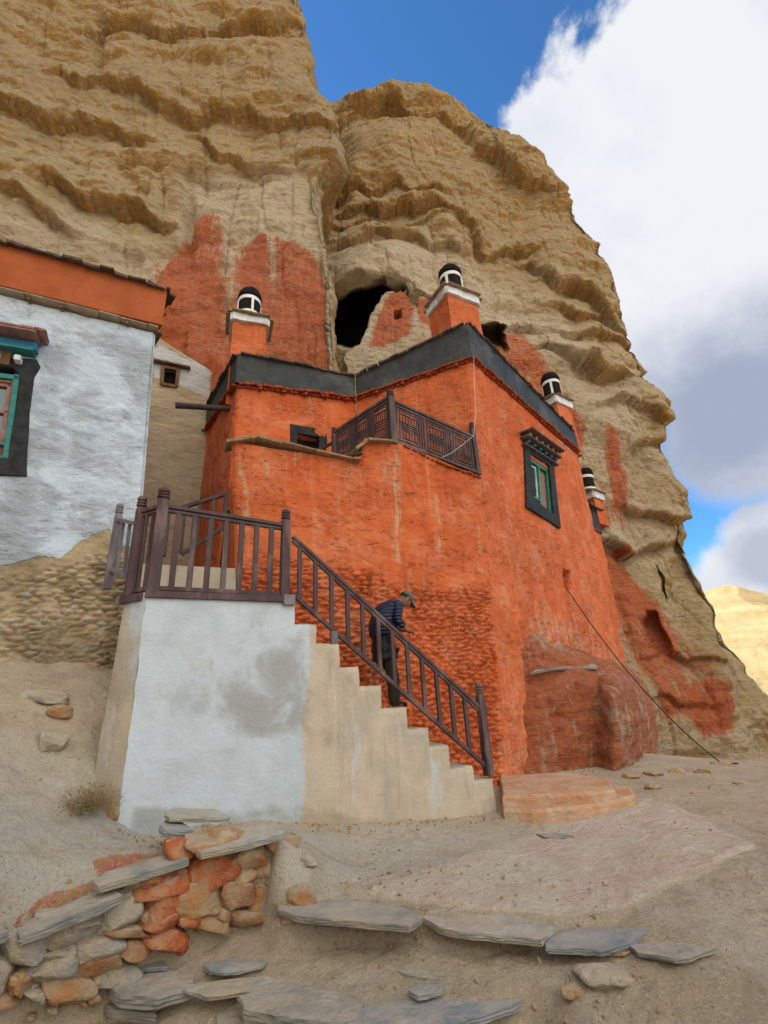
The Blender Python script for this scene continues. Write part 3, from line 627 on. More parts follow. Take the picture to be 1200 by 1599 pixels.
# edge between the upper ground and the lower step (plan polyline, left to right)
el = [RW.at(-6, 0, -.13), RW.at(-0.6, 0, -.13)] + [RW.px(x, y)-RW.n*.13 for x, y in ((130, 1560), (300, 1470), (440, 1420))] + [atz(*q) for q in [(450, 1412, .04), (560, 1422, .0), (650, 1432, -.02), (760, 1452, -.04), (850, 1458, -.06), (1000, 1470, -.07), (1110, 1478, -.08)]] + [np.array((4.0, 3.2, 0))]
el2 = [atz(*q) for q in [(100, 1585, -.36), (160, 1535, -.30), (240, 1545, -.28), (330, 1560, -.28), (420, 1575, -.28), (560, 1580, -.28), (640, 1562, -.26), (740, 1556, -.25), (835, 1548, -.24)]]
def sdline(x, y, pl):
    best = np.full(np.shape(x), 1e9); sg = np.ones(np.shape(x))
    for a, b in zip(pl, pl[1:]):
        d = segd(x, y, a[:2], b[:2]); cr = (b[0]-a[0])*(y-a[1])-(b[1]-a[1])*(x-a[0])
        u = d < best-1e-6; best = np.where(u, d, best); sg = np.where(u, np.sign(cr), sg)
    return best*sg
EC = RW.px(462, 1425)
PATHPOLY = []
def ground_z(x, y, rough=True):
    x = np.asarray(x, float); y = np.asarray(y, float)
    far = sstep(np.hypot(x-1, y-6), 12, 22)
    cx = np.clip(x, -12, 22); cy = np.clip(y, -7, 22)
    P2 = np.stack([x, y, x*0], -1)
    sd_ = sdline(x, y, el) + 0.05*fbm(P2, 2.3, 3, 0.6, 4)
    h, l = fhi(cx, cy), flo(cx, cy)
    l = np.where(x > 2.2, l+(h-l)*sstep(x, 2.2, 3.4), l)
    wd = 0.05+0.42*np.exp(-((x-EC[0])/.28)**2-((y-EC[1])/.40)**2); k = sstep(sd_, -wd, 0.04); kk = np.where(sd_ < -3, 0, k)
    z = l+(h-l)*kk
    s2 = sdline(x, y, el2)+0.03*fbm(P2, 3, 3, 0.6, 8)
    xe = sstep(x, -2.6, -2.3)*(1-sstep(x, 0.75, 1.1))
    z -= 0.17*xe*(1-sstep(s2, -0.05, 0.04))*(1-kk)*(1-sstep(-s2, 1.0, 3.0))
    z = z*(1-far)+(-1.0)*far
    if rough:
        nf = 1-sstep(np.hypot(x, y-5), 14, 40)
        stp = sstep(h, 0.45, 1.3)*(1-far)*(x < -1.6)
        z += nf*(0.030*fbm(P2, 1.1, 3, 0.55, 1)+0.020*fbm(P2, 4, 4, 0.6, 2)+0.009*fbm(P2, 17, 2, 0.6, 3))
        z += stp*(0.10*fbm(P2, 1.6, 4, 0.6, 6)+0.05*fbm(P2, 6, 3, 0.6, 7))
    if rough and len(PATHPOLY):
        fx_ = x+.05*fbm(P2, 3, 4, .65, 3); fy_ = y+.05*fbm(P2, 3, 4, .65, 5); z += .028*polymask(fx_, fy_, PATHPOLY, .018)*(1-sstep(y, 6.2, 7.4))
    z += sstep(np.hypot(x, y), 40, 200)*1.2*fbm(P2, 0.02, 3, 0.5, 12)
    return z
PATHPX = [(560, 1392), (640, 1366), (720, 1340), (800, 1316), (850, 1290), (900, 1280), (960, 1268), (1010, 1250), (1060, 1256), (1120, 1290), (1182, 1320), (1120, 1345), (1040, 1382), (985, 1412), (960, 1426), (880, 1430), (850, 1428), (780, 1424), (700, 1416), (640, 1409), (590, 1402)]
def axis(lo, hi, st, far, g=1.16):
    a = list(np.arange(lo, hi, st)); s = st; v = hi
    while v < far: a.append(v); s *= g; v += s
    s = st; v = lo-st
    while v > -far: a.insert(0, v); s *= g; v -= s
    return np.array(a)
gx = axis(-4.2, 4.2, 0.021, 900); gy = axis(3.1, 8.2, 0.021, 900)
PATHPOLY = [tuple(atz(a_, b_, .0 if b_ > 1300 else .02)[:2]) for a_, b_ in PATHPX]
GX, GY = np.meshgrid(gx, gy, indexing='ij')
GZ = ground_z(GX, GY)
GP = np.stack([GX, GY, GZ], -1); gpx, gpy = proj(GP); front = GY > 1
gatt = {'path': np.where(front, polymask(gpx, gpy, PATHPX, 12), 0), 'grey': np.where(front, polymask(gpx, gpy, [(-100, 1150), (210, 1150), (215, 1290), (480, 1300), (780, 1285), (900, 1330), (700, 1400), (430, 1400), (300, 1330), (0, 1460), (-100, 1460)], 30), 0),
        'dark': np.where(front, 0.8*polymask(gpx, gpy, [(420, 1405), (650, 1432), (850, 1460), (830, 1500), (640, 1470), (420, 1440)], 10)+0.5*polymask(gpx, gpy, [(560, 1365), (660, 1370), (640, 1392), (570, 1385)], 10)
                + 0.35*polymask(gpx, gpy, [(640, 1310), (820, 1290), (860, 1300), (700, 1350)], 16)+0.30*polymask(gpx, gpy, [(950, 1400), (1200, 1330), (1200, 1470), (900, 1500)], 40), 0),
        'red': np.where(front, 0.75*polymask(gpx, gpy, [(25, 1440), (60, 1400), (150, 1370), (140, 1340), (180, 1330), (250, 1330), (300, 1325), (310, 1345), (150, 1400), (60, 1450)], 10)+0.45*polymask(gpx, gpy, [(-40, 1440), (40, 1440), (30, 1480), (-40, 1490)], 12)
               + 0.30*polymask(gpx, gpy, [(790, 1190), (1010, 1190), (1150, 1170), (1020, 1260), (790, 1290)], 25)+0.28*polymask(gpx, gpy, [(240, 1470), (420, 1430), (560, 1440), (300, 1490)], 14), 0)}
g = gridmesh('ground', GP, GROUND, attrs=gatt); tag(g, kind='structure')
def gz(p): return float(ground_z(np.array([p[0]]), np.array([p[1]]))[0])
def on_ground(x, y):
    """where the view line through (x,y) meets the ground"""
    r = ray(x, y); lo_, hi_ = 1.5, 60.0
    for n_ in (400, 60):
        t = np.linspace(lo_, hi_, n_); P = C+t[:, None]*r; below = P[:, 2] <= ground_z(P[:, 0], P[:, 1])
        k = int(np.argmax(below)) if below.any() else n_-1
        lo_, hi_ = t[max(k-1, 0)], t[k]
    return C+r*hi_
# ------------------------------------------------------------------ wall building kit
def stones(u, v, rh=0.078, cw=0.215, seed=0):
    """irregular rubble relief from jittered cells: 0 in the joints to ~1 on the stones"""
    uu = np.stack([u, v, u*0+seed], -1)
    x = u/cw+0.9*fbm(uu, (1.3, 2.5, 1), 2, .5)+3.1*np.sin(np.floor(v/rh/3)*5.1)*0; y = v/rh+1.1*fbm(uu, (0.9, 0.9, 1), 3, .5, 2)
    ix, iy = np.floor(x), np.floor(y); F1 = np.full(u.shape, 9.0); F2 = F1.copy(); idc = np.zeros(u.shape)
    zs = np.full(u.shape, seed, dtype=np.int64)
    for a in (-1, 0, 1):
        for b in (-1, 0, 1):
            cx, cy = ix+a, iy+b
            jx = cx+0.5+0.85*(_h(cx, cy, zs)-.5)+0.5*(np.mod(cy, 2)-.5); jy = cy+0.5+0.62*(_h(cx, cy, zs+7)-.5)
            d = np.abs(x-jx)**2.6+np.abs((y-jy)*1.15)**2.6; d = d**(1/2.6); nearer = d < F1
            F2 = np.where(nearer, F1, np.minimum(F2, d)); idc = np.where(nearer, _h(cx, cy, zs+13), idc); F1 = np.where(nearer, d, F1)
    e = sstep(F2-F1, 0.02, 0.34)
    return e*(0.45+0.75*idc)*(1-0.25*F1), idc
def wallpatch(name, bl, br, tr, tl, res, mat, amp=0.02, parent=None, seed=0, fn=None, masks=None, edge=0.06, sc=1.2, topf=None, detail=None, mat2=None, stonef=None):
    bl, br, tr, tl = [np.array(p, float) for p in (bl, br, tr, tl)]
    nu = max(4, int(np.linalg.norm(((br-bl)+(tr-tl))/2)/res)); nv = max(4, int(np.linalg.norm(((tl-bl)+(tr-br))/2)/res))
    u = np.linspace(0, 1, nu+1)[:, None, None]; v = np.linspace(0, 1, nv+1)[None, :, None]
    bot = bl+(br-bl)*u; top = tl+(tr-tl)*u
    if topf is not None: top = top.copy(); top[..., 2] += topf(u[..., 0])
    P = bot+(top-bot)*v
    n = np.cross(br-bl, tl-bl); n /= np.linalg.norm(n)
    L = np.linalg.norm(br-bl); H = np.linalg.norm(tl-bl)
    du = np.minimum(u[..., 0], 1-u[..., 0])*L; dvt = np.minimum(v[..., 0], 1-v[..., 0])*H
    ed = sstep(du, 0, edge)
    px, py = proj(P)
    o = amp*(fbm(P, sc, 4, 0.55, seed)) + amp*0.22*fbm(P, (4, 4, 5), 3, 0.55, seed+1)
    att = {}
    if masks:
        for k, f in masks.items(): att[k] = f(px, py, P)
    if stonef is not None:
        m = stonef(px, py, P); uu = (u[..., 0]*L)+0*v[..., 0]; vv = P[..., 2]
        s, hc = stones(uu, vv, seed=seed+5); m = m*1.0
        o = o*(1-0.5*m) + m*(s*0.085-0.060); att['stone'] = m
    if fn is not None: o = o+fn(px, py, P)
    o = o*ed
    # slightly rounded arrises
    o = o-0.03*(1-sstep(du, 0, 0.07))
    P = P+n*o[..., None]
    return gridmesh(name, P, mat, parent, att)
def poly3(name, pts, mat, parent=None, thick=0.0):
    bm = NB(); vs = [bm.verts.new(tuple(p)) for p in pts]; f = bm.faces.new(vs)
    if thick:
        r = bmesh.ops.extrude_face_region(bm, geom=[f]); 
        for e in r['geom']:
            if isinstance(e, bmesh.types.BMVert): e.co.z -= thick
    return build(name, bm, mat, parent)
def band(name, bot, top, out, thick, mat, parent=None, sub=0.09, jit=0.012, seed=0):
    """upright strip following a polyline, with real thickness"""
    bot = [np.array(p, float) for p in bot]; top = [np.array(p, float) for p in top]; n = len(bot)
    ns = []
    for i in range(n):
        ds = []
        if i > 0: ds.append(unit((bot[i]-bot[i-1])*[1, 1, 0]))
        if i < n-1: ds.append(unit((bot[i+1]-bot[i])*[1, 1, 0]))
        nr = [np.array([d[1], -d[0], 0]) for d in ds]; m = unit(sum(nr)); k = 1/max(0.35, m@nr[0]); ns.append(m*k)
    rows = []
    for i in range(n-1):
        L = np.linalg.norm(bot[i+1]-bot[i]); k = max(1, int(L/sub))
        for j in range(k+(1 if i == n-2 else 0)):
            t = j/k; rows.append((bot[i]*(1-t)+bot[i+1]*t, top[i]*(1-t)+top[i+1]*t, ns[i]*(1-t)+ns[i+1]*t))
    P = []
    for a, b, m in rows:
        ring = [a+m*(out-thick), a+m*out] + [a+(b-a)*q+m*out for q in (0.25, .5, .75)] + [b+m*out, b+m*(out-thick), a+m*(out-thick)]
        P.append(ring)
    P = np.array(P); nz = fbm(P, 1.7, 4, .6, seed)*jit; P[:, 1:6] += nz[:, 1:6, None]*np.array([r[2] for r in rows])[:, None, :]
    P[..., 2] += (fbm(P, (2.5, 2.5, .01), 3, .6, seed+2)*jit*1.2)
    me_e = []
    o = gridmesh(name, P, mat, parent, flip=False, sm=False, extra=([P[0, k] for k in range(1, 7)]+[P[-1, k] for k in range(1, 7)], [(5, 4, 3, 2, 1, 0), (6, 7, 8, 9, 10, 11)]))
    return o
def edge_stones(name, pts, mat, parent=None, lw=(0.12, 0.34), h=(0.03, 0.06), d=0.22, out=0.10, jz=0.012, seed=0, gap=0.0, tilt=0.04):
    rr = random.Random(seed); bm = NB(); pts = [np.array(p, float) for p in pts]
    for a, b in zip(pts, pts[1:]):
        L = np.linalg.norm(b-a); dd = (b-a)/L; nr = unit([dd[1], -dd[0], 0]); t = 0
        while t < L-0.03:
            w_ = min(rr.uniform(*lw), L-t); hh = rr.uniform(*h); oo = out+rr.uniform(-0.4, 0.3)*abs(out)*0.5; dp = d*rr.uniform(0.8, 1.15)
            c0 = a+dd*(t+0.004)+nr*(oo-dp/2); c1 = a+dd*(t+w_-0.004-gap)+nr*(oo-dp/2+rr.uniform(-.012, .012))
            c0 = c0+[0, 0, rr.uniform(-jz, jz)+hh/2]; c1 = c1+[0, 0, rr.uniform(-jz, jz)+hh/2]
            bar(bm, c0, c1, dp, hh, (nr[0]*tilt, nr[1]*tilt, 1), dp*rr.uniform(.85, 1.1), hh*rr.uniform(.6, 1.15))
            t += w_
    return build(name, bm, mat, parent, bevel=0.006)
NOATT = {'pale': lambda px, py, P: np.zeros(px.shape)}
def streaks(lst, base=0.0):
    def f(px, py, P):
        a = np.zeros(px.shape)+base
        for x0, y0, x1, y1, w_, k in lst:
            t = np.clip((py-y0)/(y1-y0), 0, 1); xc = x0+(x1-x0)*t+2.5*np.sin(py*0.07+x0)
            a = np.maximum(a, k*np.exp(-((px-xc)/w_)**2)*sstep(py, y0-4, y0+4)*(1-sstep(py, y1-40, y1+10)))
        return a
    return f

# ------------------------------------------------------------------ red monastery building
mon = thing('red_temple_building', 'tall orange red mud plastered temple with charcoal parapet bands built against the cliff', 'temple', (float(W1[0]), float(W1[1]), 0.0))
zA = 5.35
BL0 = atY(372, 600, 9.25); BLt = atY(368, 557, 9.25); KIb = atY(555, 622, 10.6); KIt = atY(555, 592, 10.6)
K1b = WC.px(735, 560); K1t = WC.px(735, 515)
KRb = WC.px(901, 706); KRt = WC.px(901, 681)
WAb0 = WA.px(390, 1020); WAb1 = WA.px(650, 1215)
WAb0[2] = min(WAb0[2], 0.5)
Wb = WB.px(792, 1200); Wb[2] = -0.1
s562 = WA.sz(562, 722)
def tA(u):                                            # step up of the terrace parapet
    L = np.linalg.norm((W1-W0)[:2]); s0 = (s562[0]-WA.sz(362, 690)[0])/L
    base = W0[2]+(W1[2]-W0[2])*u
    want = np.where(u < s0, W0[2]+(s562[1]-W0[2])*u/s0, s562[1]+(W1[2]-s562[1])*sstep(u, s0, s0+0.045))
    return want-base
stonepoly = [(300, 878), (400, 882), (470, 878), (560, 893), (640, 922), (700, 918), (776, 925), (779, 1000), (774, 1080), (782, 1230), (300, 1230)]
def smask(px, py, P): return polymask(px+7*fbm(P, 3, 3, .6, 3), py+16*fbm(P, 2.2, 3, .6, 1), stonepoly, 5)
strA = streaks([(375, 700, 392, 850, 6, 0.75), (410, 690, 418, 770, 6, 0.72), (463, 705, 462, 760, 4, 0.6), (470, 700, 478, 765, 4, 0.55), (618, 700, 620, 900, 7, 0.72), (628, 700, 640, 820, 6, 0.5), (560, 740, 556, 800, 6, .35), (500, 760, 500, 860, 6, .35), (598, 720, 600, 800, 5, .4)])
def chips(px, py, P): return -0.013*sstep(fbm(P, (2.2, 2.2, 3.6), 4, 0.6, 21), 0.16, 0.26)
wallpatch('wall', WAb0, WAb1, W1, W0, 0.022, RED, 0.045, mon, 1, fn=chips, masks={'pale': strA}, topf=tA, stonef=smask)
strB = streaks([(622, 700, 626, 900, 6, 0.7), (680, 760, 690, 900, 7, 0.45), (655, 740, 650, 830, 5, 0.4), (735, 760, 760, 930, 7, 0.4), (700, 760, 715, 840, 5, .4)])
def fb(px, py, P): return chips(px, py, P)+0.10*polymask(px, py, [(782, 930), (800, 930), (830, 1230), (770, 1230)], 16)
def paleB(px, py, P): return np.maximum(strB(px, py, P), 0.55*polymask(px, py, [(776, 1030), (830, 1000), (830, 1220), (770, 1220)], 18))
wallpatch('wall', WAb1, Wb, W2, W1, 0.024, RED, 0.05, mon, 2, fn=fb, masks={'pale': paleB}, stonef=smask)
# long side wall; the window opening, the vent hole and the block wall above W2 belong to it
winR = [(821, 690), (866, 716), (873, 822), (829, 790)]
hole = [(881, 889), (891, 892), (894, 920), (884, 917)]
def fc(px, py, P): return chips(px, py, P)-0.55*polymask(px, py, hole, 1.0)-0.22*polymask(px, py, [(826, 712), (858, 734), (864, 806), (834, 782)], 1.5)
strC = streaks([(735, 575, 748, 740, 3, 0.5), (757, 600, 762, 700, 5, .4), (880, 830, 905, 930, 7, 0.45), (905, 900, 915, 980, 8, .4), (900, 780, 930, 900, 6, .35), (780, 620, 800, 800, 8, .3)])
def paleC(px, py, P): return np.maximum(strC(px, py, P), 0.42*polymask(px, py, [(790, 1000), (850, 950), (1000, 1040), (1030, 1120), (780, 1230)], 30)+.22*polymask(px, py, [(850, 760), (905, 740), (990, 1040), (900, 1020), (780, 950)], 40))
wcb = WC.px(994, 1092); wcb[2] = -0.1
wallpatch('wall', Wb, wcb, KRb, K1b, 0.030, RED, 0.05, mon, 3, fn=fc, masks={'pale': paleC})
# upper faces: block side turned to the terrace, and the recessed front with the small window
def zat(p, z, q=None): r = np.array(p, float).copy(); r[2] = z; return r
batter = 0.10
kib_low = zat(KIb, zA)+np.array([0.02, -0.10, 0]); k1low = zat(W2, zA)
wallpatch('wall', kib_low, k1low, K1b, KIb, 0.03, RED, 0.035, mon, 4, fn=chips, masks={'pale': streaks([(650, 590, 650, 650, 4, .3), (690, 570, 690, 620, 5, .3)])}, edge=0.04)
b0low = zat(BL0, zA)+np.array([-0.04, -0.12, 0])
def fwin(px, py, P): return chips(px, py, P)-0.30*polymask(px, py, [(463, 678), (503, 684), (500, 712), (463, 705)], 2)
wallpatch('wall', b0low, kib_low, KIb, BL0, 0.03, RED, 0.035, mon, 5, fn=fwin, masks={'pale': streaks([(484, 618, 486, 680, 4, .65), (558, 640, 560, 690, 3, .4)])}, edge=0.04)
# left flank running back to the cliff
FB = atY(311, 775, 11.4); FT = atY(327, 552, 11.9)
nearb = zat(BL0, 2.0)+np.array([-0.10, -0.35, 0]); farb = FB.copy(); farb[2] = 2.0
wallpatch('wall', farb, nearb, zat(BL0, BL0[2]), FT, 0.035, RED, 0.045, mon, 6, fn=chips, masks=NOATT, edge=0.04)
# short return from the terrace wall back to the flank
wallpatch('wall', zat(BL0, 0.5)+np.array([-0.06, 0, 0]), WAb0, W0, zat(BL0, W0[2])+np.array([0.02, 0, 0]), 0.05, RED, 0.03, mon, 7, masks=NOATT)
# terrace floor and roofs
poly3('terrace_floor', [zat(W0, zA)-WA.n*.25+WA.d*.1, zat(W1, zA)-WA.n*.25, zat(W2, zA)-WB.n*.3-WB.d*.1, zat(KIb, zA)+[0, .3, 0], zat(BL0, zA)], PATHM, mon, 0.1)
bk = np.array([0, 4.5, 0])
poly3('roof', [zat(K1b, 9.15)+[0, .1, 0], zat(KRb, 8.9), zat(KRb, 8.9)+[-1.5, 3.2, 0], zat(KIb, 9.0)+[0.2, 3.5, 0], zat(KIb, 9.0)], PATHM, mon, 0.15)
poly3('roof', [zat(BL0, 8.45)+[.05, .1, 0], zat(KIb, 8.55)+[0, .1, 0], zat(KIb, 8.55)+[0, 3.0, 0], zat(FT, 8.5)], PATHM, mon, 0.15)
# charcoal parapet bands with slate and clay edges
FTb = FT.copy(); FTb[2] = BL0[2]+0.1; FTt = FTb+[0, 0, 0.66]
BLt2 = BL0.copy(); BLt2[2] = BLt[2]+0.02
KIt2 = KIb.copy(); KIt2[2] = KIt[2]
K1t2 = K1b.copy(); K1t2[2] = K1t[2]
KRt2 = KRb.copy(); KRt2[2] = KRt[2]-0.05
KRe = KRb+np.array([-0.9, 0.9, 0]); KRet = KRt2+np.array([-0.9, 0.9, 0])
band('parapet_band', [FTb, BL0, KIb, K1b, KRb, KRe], [FTt, BLt2, KIt2, K1t2, KRt2, KRet], 0.07, 0.30, BLACKP, mon, 0.10, 0.025, 3)
dz = np.array([0, 0, -0.05])
edge_stones('parapet_coping', [FTt, BLt2, KIt2, K1t2, KRt2, KRet], DARKSLATE, mon, (0.12, 0.34), (0.03, 0.07), 0.40, 0.16, 0.02, 5)
edge_stones('clay_ledge', [FTb+dz, BL0+dz, KIb+dz, K1b+dz, KRb+dz], BRICKRED, mon, (0.07, 0.2), (0.04, 0.075), 0.22, 0.14, 0.012, 6)
edge_stones('clay_ledge', [BL0+dz*2.1, KIb+dz*2.1, K1b+dz*2.1, KRb+dz*2.1], BRICKRED, mon, (0.05, 0.16), (0.03, 0.06), 0.16, 0.08, 0.012, 7, gap=0.02)
# joist ends under the band
bm = NB()
for (a, b, n) in ((BL0, KIb, 5), (KIb, K1b, 4)):
    for k in range(n):
        p = a+(b-a)*((k+0.9)/(n+0.4)); d = unit((b-a)*[1, 1, 0]); nr = np.array([d[1], -d[0], 0]); bm = NB(); cone(bm, p+nr*0.02+[0, 0, -.13], p+nr*0.16+[0, 0, -.13], 0.035, 0.035, 8); build('joist_end', bm, BRICKRED, mon)
# terrace coping slabs
pt = [WA.px(x, y) for x, y in ((352, 694), (400, 688), (440, 697), (562, 724))]
edge_stones('terrace_coping', [p+[0, 0, 0.0] for p in pt], BROWNSLATE, mon, (0.35, 0.75), (0.035, 0.06), 0.42, 0.15, 0.015, 8)
edge_stones('terrace_coping', [WA.px(552, 718)+[0, 0, .16], WA.px(572, 699)+[0, 0, .1], WA.px(612, 700)+[0, 0, .1]], BROWNSLATE, mon, (0.4, 0.7), (0.05, 0.08), 0.45, 0.17, 0.01, 9)
edge_stones('clay_ledge', [WB.px(630, 698), WB.px(680, 722), WB.px(752, 748)], BRICKRED, mon, (0.1, 0.26), (0.035, 0.06), 0.22, 0.05, 0.014, 10, gap=0.02)
# small black-edged window above the terrace
PB = Pl(BL0, math.degrees(math.atan2(*(KIb-BL0)[:2])))
def rectpx(pl, pts, o): return [pl.px(*q)+pl.n*o for q in pts]
def frame_quads(name, outer, inner, n, thick, mat, parent, bevel=0.004):
    bm = NB(); n = np.array(n)
    vo = [bm.verts.new(tuple(p)) for p in outer]; vi = [bm.verts.new(tuple(p)) for p in inner]
    vo2 = [bm.verts.new(tuple(np.array(p)-n*thick)) for p in outer]; vi2 = [bm.verts.new(tuple(np.array(p)-n*thick)) for p in inner]
    k = len(outer)
    for i in range(k):
        j = (i+1) % k
        bm.faces.new([vo[i], vo[j], vi[j], vi[i]]); bm.faces.new([vo2[j], vo2[i], vi2[i], vi2[j]])
        bm.faces.new([vo[j], vo[i], vo2[i], vo2[j]]); bm.faces.new([vi[i], vi[j], vi2[j], vi2[i]])
    return build(name, bm, mat, parent, bevel=bevel)
win0 = frame_quads('window', rectpx(PB, [(453, 663), (509, 673), (511, 690), (508, 716), (452, 708)], 0.05), rectpx(PB, [(464, 678), (497, 684), (498, 690), (497, 712), (463, 704)], 0.05), PB.n, 0.3, CHAR, mon, 0.01)
bm = NB(); bar(bm, PB.px(462, 692)-PB.n*.18, PB.px(500, 698)-PB.n*.18, 0.03, 0.75); build('pane', bm, DARKIN, win0)  # dark sheet stands in for the unlit room
# fence-side railings are a separate thing (below); the large window in the side wall
bl_, br_, tr_, tl_ = [WC.px(*q) for q in ((829, 786), (869, 820), (859, 716), (821, 690))]
sur = frame_quads('window', rectpx(WC, [(818, 684), (862, 712), (875, 826), (822, 792)], 0.035), rectpx(WC, [(827, 708), (857, 728), (864, 804), (834, 780)], 0.035), WC.n, 0.06, CHAR, mon, 0.012)
def wp(x, y, o=0.0): return WC.px(x, y)+WC.n*o
bm = NB()
def fr(bm, a, b, w_=0.07, d_=0.07, o=-0.08): bar(bm, wp(*a, o), wp(*b, o), d_, w_, tuple(WC.n) if abs(a[0]-b[0]) < 12 and abs(a[1]-b[1]) > 25 else (0, 0, 1))
fr(bm, (826, 712), (833, 786)); fr(bm, (844, 724), (849, 799)); fr(bm, (826, 714), (858, 735), .08); fr(bm, (831, 770), (848, 782), .06); fr(bm, (833, 784), (865, 806), .07)
fr(bm, (857, 730), (864, 806))
build('frame', bm, GREEN, sur, bevel=0.006)
bm = NB(); fr(bm, (831, 724), (836, 768), .035, .03, -0.06); fr(bm, (839, 729), (843, 776), .035, .03, -0.06); fr(bm, (831, 725), (839, 730), .035, .03, -0.06); build('sash', bm, WPAINT, sur)
bm = NB(); bar(bm, wp(838, 748, -.15), wp(840, 749, -.15), .03, .9); 
q = [wp(827, 712, -.14), wp(834, 786, -.14), wp(850, 799, -.14), wp(844, 722, -.14)]; bm.free(); bm = NB(); vs = [bm.verts.new(tuple(p)) for p in q]; bm.faces.new(vs); build('pane', bm, GLASS, sur)
bm = NB(); q = [wp(832, 771, -.10), wp(834, 784, -.10), wp(849, 796, -.10), wp(847, 783, -.10)]; vs = [bm.verts.new(tuple(p)) for p in q]; bm.faces.new(vs); build('panel', bm, BLUEP, sur)
bm = NB(); q = [wp(845, 724, -.13), wp(850, 800, -.13), wp(864, 806, -.13), wp(857, 732, -.13)]; vs = [bm.verts.new(tuple(p)) for p in q]; bm.faces.new(vs); build('shutter', bm, PINK, sur)
# canopy with two rows of painted joist ends
can = NB()
A0, A1 = wp(812, 677, 0), wp(864, 712, 0)
bar(can, A0+WC.n*.17+[0, 0, .02], A1+WC.n*.17+[0, 0, .02], 0.42, 0.05); bar(can, A0+WC.n*.12+[0, 0, -.14], A1+WC.n*.12+[0, 0, -.14], 0.26, 0.06)
bar(can, A0+WC.n*.06+[0, 0, -.34], A1+WC.n*.06+[0, 0, -.34], 0.14, 0.05)
canopy = build('canopy', can, DARKSLATE, sur, bevel=0.006)
for row, (o, dz_, mt, n, s_) in enumerate(((.24, -.06, DIRTST, 6, .085), (.16, -.24, BLUEP, 6, .07))):
    for k in range(n):
        p = A0+(A1-A0)*((k+.5)/n); bm = NB(); bar(bm, p+[0, 0, dz_], p+WC.n*o+[0, 0, dz_], s_, s_); build('joist_end', bm, mt, sur, bevel=.004)
# roof of the lower rear wing with its own band and shrine behind the far corner
RR = Pl(atY(930, 800, 16.2), 46)
a0, a1 = RR.px(912, 815), RR.px(938, 832); a0t, a1t = RR.px(910, 788), RR.px(941, 806)
rear = thing('rear_wing', 'low red rear wing with charcoal band seen past the far corner of the temple', 'annex', (float(a0[0]), float(a0[1]), 0))
band('parapet_band', [a0-RR.d*1.2, a1, a1+np.array([-1.0, 1.6, 0])], [zat(a0, a0t[2])-RR.d*1.2, zat(a1, a0t[2]-.02), zat(a1, a0t[2]-.02)+np.array([-1.0, 1.6, 0])], 0.04, 0.3, BLACKP, rear, 0.12, 0.02, 8)
edge_stones('parapet_coping', [zat(a0, a0t[2])-RR.d*1.2, zat(a1, a0t[2])+RR.d*.25], DARKSLATE, rear, (0.2, 0.5), (0.05, 0.09), 0.5, 0.2, 0.02, 12)
edge_stones('clay_ledge', [a0-RR.d*1.2+dz, a1+dz], BRICKRED, rear, (0.1, 0.2), (0.04, 0.08), 0.22, 0.08, 0.02, 13)
b0_ = zat(a0, -.3)-RR.d*1.2; b1_ = RR.px(985, 1040); b1_[2] = -.3
wallpatch('wall', b0_, b1_, a1, a0-RR.d*1.2, 0.07, RED, 0.05, rear, 14, masks=NOATT)
poly3('roof', [zat(a0, a0[2]+.1)-RR.d*1.2, zat(a1, a0[2]+.1), zat(a1, a0[2]+.1)+[-1, 1.6, 0], zat(a0, a0[2]+.1)-RR.d*1.2+[-1, 1.6, 0]], PATHM, rear, 0.1)

RU = Pl(atY(610, 520, 13.9), 78)
rpoly = [(540, 575), (536, 552), (560, 540), (570, 522), (574, 505), (580, 488), (592, 472), (600, 456), (634, 455), (638, 462), (643, 476), (650, 480), (654, 466), (662, 460), (672, 468), (684, 474), (700, 500), (730, 540), (790, 575), (790, 640), (540, 640)]
g0, g1 = RU.px(530, 645), RU.px(800, 645); sa, sb_ = float((g0-RU.P0)@RU.d), float((g1-RU.P0)@RU.d); za, zb2 = RU.px(700, 660)[2], RU.px(640, 448)[2]
RS, RZ = np.meshgrid(np.arange(sa, sb_, .04), np.arange(za, zb2, .04), indexing='ij')
RP = RU.P0+RU.d*RS[..., None]; RP[..., 2] = RZ
rx, ry = proj(RP); nj = fbm(RP, 2.5, 4, .6, 3); ins_ = polymask(rx+4*nj, ry+5*fbm(RP, 3, 3, .6, 6), rpoly, .5) > .5
ho = polymask(rx, ry, [(616, 485), (626, 484), (627, 498), (617, 499)], 1) > .5
ins_ &= ~ho; s_r, _hc = stones(RS, RZ, .14, .3, 9)
RP = RP+RU.n*(.10*fbm(RP, 1.2, 4, .6, 5)+.05*s_r*sstep(fbm(RP, .8, 3, .6, 2), -.3, .2))[..., None]
rat = {'paint': np.clip(.34*polymask(rx, ry, [(570, 540), (600, 455), (700, 470), (760, 560), (640, 560)], 12)+.75*polymask(rx, ry, [(590, 500), (612, 455), (645, 455), (640, 520), (600, 540), (580, 540)], 8)+.5*polymask(rx, ry, [(645, 460), (700, 480), (700, 520), (655, 500)], 8), 0, 1), 'pale': 0.8+0*rx, 'cave_shade': 0*rx}
kk_ = ins_[:-1, :-1] & ins_[1:, :-1] & ins_[1:, 1:] & ins_[:-1, 1:]
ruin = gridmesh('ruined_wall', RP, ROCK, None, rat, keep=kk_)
bm = bmesh.new(); bm.from_mesh(ruin.data); bmesh.ops.delete(bm, geom=[v for v in bm.verts if not v.link_faces], context='VERTS')
ex = bmesh.ops.extrude_edge_only(bm, edges=[e for e in bm.edges if e.is_boundary])
for e in ex['geom']:
    if isinstance(e, bmesh.types.BMVert): e.co += Vector(-RU.n*.5)
